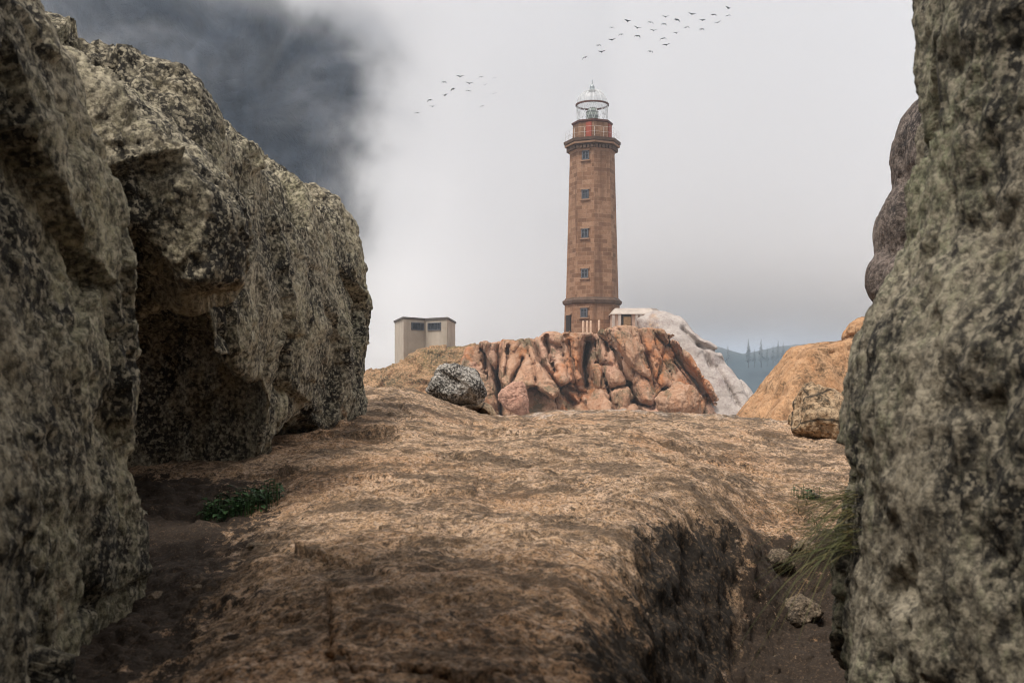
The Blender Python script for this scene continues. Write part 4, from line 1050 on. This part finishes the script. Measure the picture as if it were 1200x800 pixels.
# ------------------------------------------------------------------ concrete hut
zr = (HOR - 372.0) / F * 100.0
def hp(px, row): Y = zr * F / (HOR - row); return ((px - 600) / F * Y, Y)
A_, B_, C_, D_, E_ = hp(462.5, 376.5), hp(473, 371.8), hp(498, 373.6), hp(524, 372.2), hp(533.5, 377.5)
plan_h = [A_, B_, C_, D_, E_, (E_[0] - 1.0, 113), (A_[0] + 1.0, 113)]
oc = np.mean(plan_h, axis=0); HB = Vector((oc[0], oc[1], -0.5))
plan_l = [(x - oc[0], y - oc[1]) for x, y in plan_h]
hut = empty('hut', HB); tag(hut, 'small flat roofed concrete hut with two strip windows left of the lighthouse', 'hut')
m = MB(); m.prism(plan_l, 0, zr - HB.z - 0.15); hw = part(m, 'wall', 'concrete', hut)
m = MB(); m.prism([(x * 1.035, y * 1.035) for x, y in plan_l], zr - HB.z - 0.148, zr - HB.z + 0.06); part(m, 'roof', 'roofing', hut)
def hut_win(a, b_, f0, f1, mat):
    a = Vector((a[0] - oc[0], a[1] - oc[1], 0)); b_ = Vector((b_[0] - oc[0], b_[1] - oc[1], 0)); d_ = b_ - a; L_ = d_.length
    ang = math.atan2(d_.y, d_.x); R_ = Matrix.Rotation(ang, 3, 'Z'); out = R_ @ Vector((0, -1, 0))
    W = (f1 - f0) * L_; c = a + d_ * (f0 + f1) / 2 + Vector((0, 0, zr - HB.z - 0.82)); H = 0.78
    fm = MB()
    for s_ in (-1, 1):
        fm.box(c + R_ @ Vector((s_ * (W / 2), 0, 0)) + out * 0.03, (0.09, 0.14, H), R_)
        fm.box(c + Vector((0, 0, s_ * (H / 2 - 0.045))) + out * 0.028, (W - 0.09, 0.14, 0.09), R_)
    for k in range(1, 4): fm.box(c + R_ @ Vector((W * (k / 4 - 0.5), 0, 0)) + out * 0.026, (0.05, 0.1, H - 0.18), R_)
    wo = part(fm, 'window', 'frame', hut)
    pm = MB(); pm.box(c + out * 0.005, (W - 0.08, 0.06, H - 0.1), R_); part(pm, 'pane', mat, wo)
hut_win(B_, C_, 0.36, 0.92, 'pane'); hut_win(C_, D_, 0.16, 0.72, 'pane')

# ------------------------------------------------------------------ mountain, far hill, pines
def mtn_poly(Y): return px_poly([(-900, 700), (-900, -520), (-300, -400), (60, -330), (230, -260), (340, -160), (430, -90), (490, 0), (518, 80), (524, 170), (526, 300), (528, 420), (540, 700)], Y)
mp_ = mtn_poly(185.0)
def mtn(X, Y, Z):
    x2, z2 = np.broadcast_arrays(X[:, 0, :], Z[:, 0, :])
    po = poly_sdf(x2.astype(float), z2.astype(float), mp_)[:, None, :]
    s = smax(po, (178 + 0.25 * np.maximum(Z, 0) - Y) * 0.8, 8.0); s = smax(s, Y - 250, 4)
    return s + 7.0 * fbm(X, Y, Z, 26, 4, 0.55, 31.0)
make_rock('mountain', (-150, 165, -32), (-2, 252, 108), 2.2, mtn, lambda x, y, z, n: 2.2 * ridged(x, y, z * 0.7, 9, 4, 0.6, 3.0), 1, M['mountain'], kind='structure')
fh = px_poly([(700, 600), (720, 425), (745, 415), (780, 408), (815, 403), (840, 404), (856, 410), (868, 415), (890, 418), (912, 412), (940, 404), (1000, 400), (1100, 410), (1150, 600)], 760.0)
def farh(X, Y, Z):
    x2, z2 = np.broadcast_arrays(X[:, 0, :], Z[:, 0, :])
    po = poly_sdf(x2.astype(float), z2.astype(float), fh)[:, None, :]
    s = smax(po, (740 + 1.2 * Z - Y) * 0.6, 8.0); s = smax(s, Y - 900, 4)
    return s + 6.0 * fbm(X, Y, Z, 40, 4, 0.55, 41.0)
make_rock('far_hill', (-30, 700, -34), (380, 905, 90), 5.0, farh, None, 0, M['far_hill'], kind='structure')
def pine(px, row_top, row_base, Y, lb):
    base = P(px, row_base, Y); H = (row_base - row_top) / F * Y
    e = empty('pine_tree', base); tag(e, lb, 'tree', 'misty pine trees on the far shore')
    m = MB(); m.tube([(0, 0, -3), (0, 0, H * 0.5), (0, 0, H * 0.97)], [H * 0.022, H * 0.015, H * 0.004], 6); m.build('trunk', M['bark'], e)
    m = MB(); r = random.Random(px)
    for k in range(90):
        f = 0.12 + 0.86 * (k / 90); a = r.random() * 6.283; ln = H * 0.17 * (1.05 - f) * (0.6 + 0.7 * r.random()) + 0.2
        d_ = Vector((math.cos(a), math.sin(a), 0)); t_ = Vector((-math.sin(a), math.cos(a), 0)) * ln * 0.32; z0 = Vector((0, 0, H * f))
        m.add([z0, z0 + d_ * ln * 0.6 + t_ + Vector((0, 0, -ln * .15)), z0 + d_ * ln + Vector((0, 0, -ln * 0.45)), z0 + d_ * ln * 0.6 - t_ + Vector((0, 0, -ln * .15)), z0 + Vector((0, 0, ln * .35))], [(0, 1, 2), (0, 2, 3), (4, 1, 2), (4, 2, 3)])
    m.build('crown', M['pine'], e)
pn = [(853, 404, 424, 'leftmost and loneliest misty pine, close to the pale rock'), (877, 396, 426, 'tall misty pine, second from the left on the far shore'), (884, 408, 426, 'short misty pine between two tall pines'), (892, 396, 426, 'tall misty pine in the middle of the row'), (899, 407, 425, 'short misty pine right of the middle tall pine'), (906, 404, 424, 'misty pine left of the last tall one on the far shore'), (912, 398, 422, 'tall misty pine nearest the orange boulder ridge'), (918, 400, 420, 'rightmost misty pine, half behind the orange boulder')]
for px_, r0, r1, lb in pn: pine(px_, r0, r1, 735.0, lb)

# ------------------------------------------------------------------ grass and plant
def blades(name, roots, mat, label, cat, seed, width, parts=None):
    r = random.Random(seed); m = MB()
    for (root, dirn, ln, droop) in roots:
        root = Vector(root); dirn = Vector(dirn).normalized(); side = dirn.cross(Vector((0, 0, 1))).normalized()
        n = 9; vs = []
        for k in range(n + 1):
            f = k / n
            p = root + dirn * ln * f + Vector((0, 0, -droop * ln * f * f))
            w_ = width * (1 - f ** 1.5) * (0.7 + 0.3 * r.random()) + 0.0004
            vs += [p - side * w_ / 2 + Vector((0, 0, w_ * 0.25)), p, p + side * w_ / 2 + Vector((0, 0, w_ * 0.25))]
        fs = []
        for k in range(n):
            a = 3 * k
            fs += [(a, a + 1, a + 4, a + 3), (a + 1, a + 2, a + 5, a + 4)]
        m.add(vs, fs)
    o = m.build(name, mat); tag(o, label, cat); return o
r = random.Random(11); roots = []
for k in range(170):
    Y = r.uniform(3.0, 3.6); row = r.uniform(572, 650); x = 1003 + r.uniform(-8, 14)
    q = P(x, row, Y)
    roots.append((q, (-1 + r.uniform(-.1, .5), r.uniform(-.45, .7), r.uniform(-0.3, 0.45)), r.uniform(0.12, 0.34) * (1.2 if r.random() < .3 else 1), r.uniform(0.05, 0.95)))
blades('grass_tuft', roots, M['grass'], 'drooping tuft of long grass hanging from the right boulder over the crevice', 'grass', 5, 0.0062)
roots = []
for k in range(60):
    Y = r.gauss(5.75, 0.10); px_ = r.gauss(948, 9); q = P(px_, 640, Y); q[2] = gz(q[0], Y) - 0.01
    roots.append((q, (r.uniform(-1, 1), r.uniform(-1, 0.3), r.uniform(0.3, 1.2)), r.uniform(0.06, 0.2), r.uniform(0.2, 0.9)))
blades('grass_tuft', roots, M['grass'], 'low sparse grass growing along the foot of the slab above the crevice', 'grass', 6, 0.006)
def leafy(name, c, n, R, ll, label, seed):
    r = random.Random(seed); m = MB()
    for k in range(n):
        a = r.uniform(0, 6.283); rr = R * math.sqrt(r.random()); root = Vector((c[0] + rr * math.cos(a), c[1] + rr * math.sin(a) * 0.7, 0)); root.z = gz(root.x, root.y) - 0.01
        hgt = r.uniform(0.03, 0.12); b2 = r.uniform(0, 6.283); d_ = Vector((math.cos(b2), math.sin(b2), r.uniform(-0.2, 0.6))).normalized()
        tip = root + Vector((0, 0, hgt)); m.tube([root, tip], 0.0015, 3)
        L_ = ll * r.uniform(0.6, 1.3); s_ = d_.cross(Vector((0, 0, 1))).normalized() * L_ * 0.28
        m.add([tip, tip + d_ * L_ * 0.5 + s_, tip + d_ * L_ + Vector((0, 0, -L_ * .3)), tip + d_ * L_ * 0.5 - s_, tip + d_ * L_ * 0.5 + Vector((0, 0, -L_ * 0.1))], [(0, 4, 1), (1, 4, 2), (0, 3, 4), (3, 2, 4)])
    o = m.build(name, M['leaf']); tag(o, label, 'plant'); return o
leafy('leafy_plant', P(283, 598, 4.8), 260, 0.20, 0.045, 'green leafy plant growing in the shade at the foot of the left boulders', 3)
leafy('leafy_plant', P(945, 600, 6.1), 60, 0.10, 0.04, 'small dark green plant beside the grass at the right', 4)

# ------------------------------------------------------------------ birds
def bird_mesh(kind):
    m = MB(); s = 0.36
    if kind == 'up':                                 # wings lifted into a shallow V
        wing = [(0, 0), (0.45, 0.16), (1.0, 0.30)]
    else:                                            # wings bowed downwards
        wing = [(0, 0.14), (0.5, 0.20), (0.95, -0.28)]
    m.tube([(0, -0.30 * s, 0.1 * s), (0, -0.12 * s, 0.09 * s), (0, 0.2 * s, 0.07 * s), (0, 0.55 * s, 0.08 * s)] if False else [(-0.02 * s, -0.5 * s, wing[0][1] * s), (0, -0.2 * s, wing[0][1] * s), (0, 0.2 * s, wing[0][1] * s), (0, 0.6 * s, wing[0][1] * s)], [0.04 * s, 0.13 * s, 0.12 * s, 0.02 * s], 6)
    for sg in (-1, 1):
        vs = []
        for (x, z), ch in zip(wing, (0.30, 0.26, 0.05)):
            for y, dz in ((-ch, 0), (ch, 0), (0, 0.07 * ch)):
                vs.append((sg * x * s, y * s + 0.12 * x * s, (z + dz + 0.05) * s))
        fs = []
        for k in range(2):
            a = 3 * k; b_ = a + 3
            for i, j in ((0, 2), (2, 1), (1, 0)): fs.append((a + i, a + j, b_ + j, b_ + i) if sg > 0 else (a + i, b_ + i, b_ + j, a + j))
        fs.append((6, 7, 8)); m.add(vs, fs)
    me = bpy.data.meshes.new('bird'); me.from_pydata(m.v, [], m.f); me.update(); me.materials.append(M['bird']); return me
BM = {'up': bird_mesh('up'), 'down': bird_mesh('down')}
up_r = [(854, 10, 'u'), (853, 19, 'd'), (836, 18, 'd'), (841, 27, 'u'), (811, 17, 'u'), (823, 24, 'u'), (822, 35, 'd'), (793, 24, 'd'), (780, 20, 'u'), (778, 29, 'd'), (804, 33, 'd'), (793, 39, 'u'), (777, 46, 'd'), (781, 53, 'u'), (762, 27, 'd'), (766, 36, 'u'), (762, 61, 'd'), (747, 33, 'u'), (747, 43, 'd'), (736, 25, 'u'), (717, 33, 'd'), (728, 41, 'd'), (717, 47, 'u'), (701, 54, 'd'), (705, 61, 'u'), (686, 68, 'd')]
lo_l = [(489, 133, 'd'), (504, 118, 'd'), (507, 125, 'u'), (520, 97, 'd'), (521, 112, 'u'), (531, 105, 'd'), (539, 90, 'u'), (550, 98, 'u'), (549, 107, 'd'), (564, 91, 'd'), (565, 125, 'd'), (568, 100, 'u'), (580, 92, 'd'), (583, 84, 'u'), (595, 89, 'u'), (596, 103, 'u'), (583, 118, 'u'), (579, 110, 'u'), (613, 81, 'u'), (626, 90, 'u'), (644, 92, 'u'), (605, 98, 'u')]
ordn = ['first', 'second', 'third', 'fourth', 'fifth', 'sixth', 'seventh', 'eighth', 'ninth', 'tenth', 'eleventh', 'twelfth', 'thirteenth', 'fourteenth', 'fifteenth', 'sixteenth', 'seventeenth', 'eighteenth', 'nineteenth', 'twentieth']
r = random.Random(2)
for flock, where, grp, Y0, Y1 in ((up_r, 'upper flock', 'birds of the upper right flock', 112, 118), (lo_l, 'lower flock', 'birds of the lower left flock', 112, 145)):
    fl = sorted(flock); cnt = {'u': 0, 'd': 0}
    for k, (px_, py_, ps) in enumerate(fl):
        Y = Y0 + (Y1 - Y0) * (k / (len(fl) - 1)) if flock is lo_l else r.uniform(Y0, Y1)
        o = link('bird', BM['up' if ps == 'u' else 'down'], None, None, P(px_, py_, Y))
        o.rotation_euler = (r.uniform(-.15, .15), r.uniform(-.25, .25), r.uniform(-.5, .5)); s_ = r.uniform(1.05, 1.35); o.scale = (s_, s_, s_)
        faint = 'faint ' if (flock is lo_l and px_ > 560) else 'dark '
        tag(o, f"{faint}flying bird with wings {'raised' if ps == 'u' else 'bowed down'}, {ordn[cnt[ps]]} from left, {where}", 'bird', grp); cnt[ps] += 1

# ------------------------------------------------------------------ air
def vol_box(name, lo, hi):
    b = MB(); c = [(l + h_) / 2 for l, h_ in zip(lo, hi)]; b.box((0, 0, 0), [h_ - l for l, h_ in zip(lo, hi)])
    return b.build(name, None, None, c) if False else b, c
lo_, hi_ = (-1500, -20, -34), (1500, 930, 113)
b, c = vol_box('haze', lo_, hi_)
hm = bpy.data.materials.new('haze_air'); hm.use_nodes = True; ht = hm.node_tree; ht.nodes.remove(ht.nodes['Principled BSDF'])
pv = ht.nodes.new('ShaderNodeVolumePrincipled'); pv.inputs['Density'].default_value = 0.0005; pv.inputs['Color'].default_value = (0.74, 0.87, 1.0, 1); pv.inputs['Anisotropy'].default_value = 0.2
ht.links.new(pv.outputs[0], ht.nodes['Material Output'].inputs['Volume'])
HAZE = True
if HAZE:
    o = b.build('haze', hm, None, c); tag(o, kind='stuff')
# drifting fog bank between the lighthouse and the mountain
lo_, hi_ = (-110, 122, -25), (75, 150, 110)
b, c = vol_box('fog_bank', lo_, hi_)
fm = bpy.data.materials.new('fog'); fm.use_nodes = True
t = NT.__new__(NT); t.m = fm; t.t = fm.node_tree; t.t.nodes.remove(t.t.nodes['Principled BSDF']); t.out = t.t.nodes['Material Output']; t.tc = t.n('ShaderNodeTexCoord')
v = t.coord(loc=tuple(c)); x, y, z = t.sep(v)[:3]
n1 = t.noise(v, 0.028, 4, 0.55, 0.5); n2 = t.noise(v, 0.075, 4, 0.6, 0.8)
n3c = t.math('SUBTRACT', t.noise(v, 0.17, 5, 0.65, 0.6), 0.5); n1c = t.math('SUBTRACT', n1, 0.5); n2c = t.math('SUBTRACT', n2, 0.5)
xs = t.math('ADD', x, t.math('ADD', t.math('MULTIPLY', n1c, 26.0), t.math('ADD', t.math('MULTIPLY', n3c, 13.0), t.math('MULTIPLY', n2c, 22.0))))
shift = t.math('SUBTRACT', t.math('MULTIPLY', t.maprange(z, 44.5, 52.0), 13.0), t.math('MULTIPLY', t.maprange(z, 26.0, 39.0), 3.0))
left = t.maprange(t.math('ADD', xs, shift), -23.0, -8.0)
thin = t.math('MAXIMUM', t.maprange(x, -10.0, 26.0, 1.0, 0.45, 'LINEAR'), t.maprange(x, 5.0, 16.0))
left = t.math('MULTIPLY', left, thin)                       # clears towards the mountain on the left
zs = t.math('ADD', z, t.math('ADD', t.math('MULTIPLY', n1c, 8.0), t.math('MULTIPLY', n2c, 6.0)))
rise = t.maprange(zs, 1.0, 18.5)
rmask = t.maprange(x, 5.0, 16.0)                         # on the right it hangs above the water
right = t.math('ADD', t.math('MULTIPLY', rise, rmask), t.math('SUBTRACT', 1.0, rmask))
wisp = t.math('MULTIPLY', t.maprange(n2, 0.48, 0.74), 0.10)
lowfog = t.math('MULTIPLY', t.maprange(zs, 22.0, 6.0), 0.3)
toplft = t.math('MULTIPLY', t.maprange(t.math('ADD', zs, t.math('MULTIPLY', xs, 0.25)), 38.0, 46.0), 0.10)
dn = t.math('ADD', t.math('MULTIPLY', left, right), t.math('MULTIPLY', t.math('ADD', t.math('ADD', wisp, toplft), lowfog), t.math('SUBTRACT', 1.0, rmask)))
edge = t.math('MULTIPLY', t.maprange(x, 73.0, 55.0), t.math('MULTIPLY', t.maprange(y, 122.0, 128.0), t.maprange(y, 150.0, 144.0)))
dn = t.math('MULTIPLY', t.math('MULTIPLY', dn, edge), 0.27)
pv = t.n('ShaderNodeVolumePrincipled'); t.L(dn, pv.inputs['Density']); pv.inputs['Color'].default_value = (0.99, 0.993, 1.0, 1); pv.inputs['Anisotropy'].default_value = 0.3
t.L(pv.outputs[0], t.out.inputs['Volume'])
FOG = True
if FOG:
    o = b.build('fog_bank', fm, None, c); tag(o, kind='stuff')
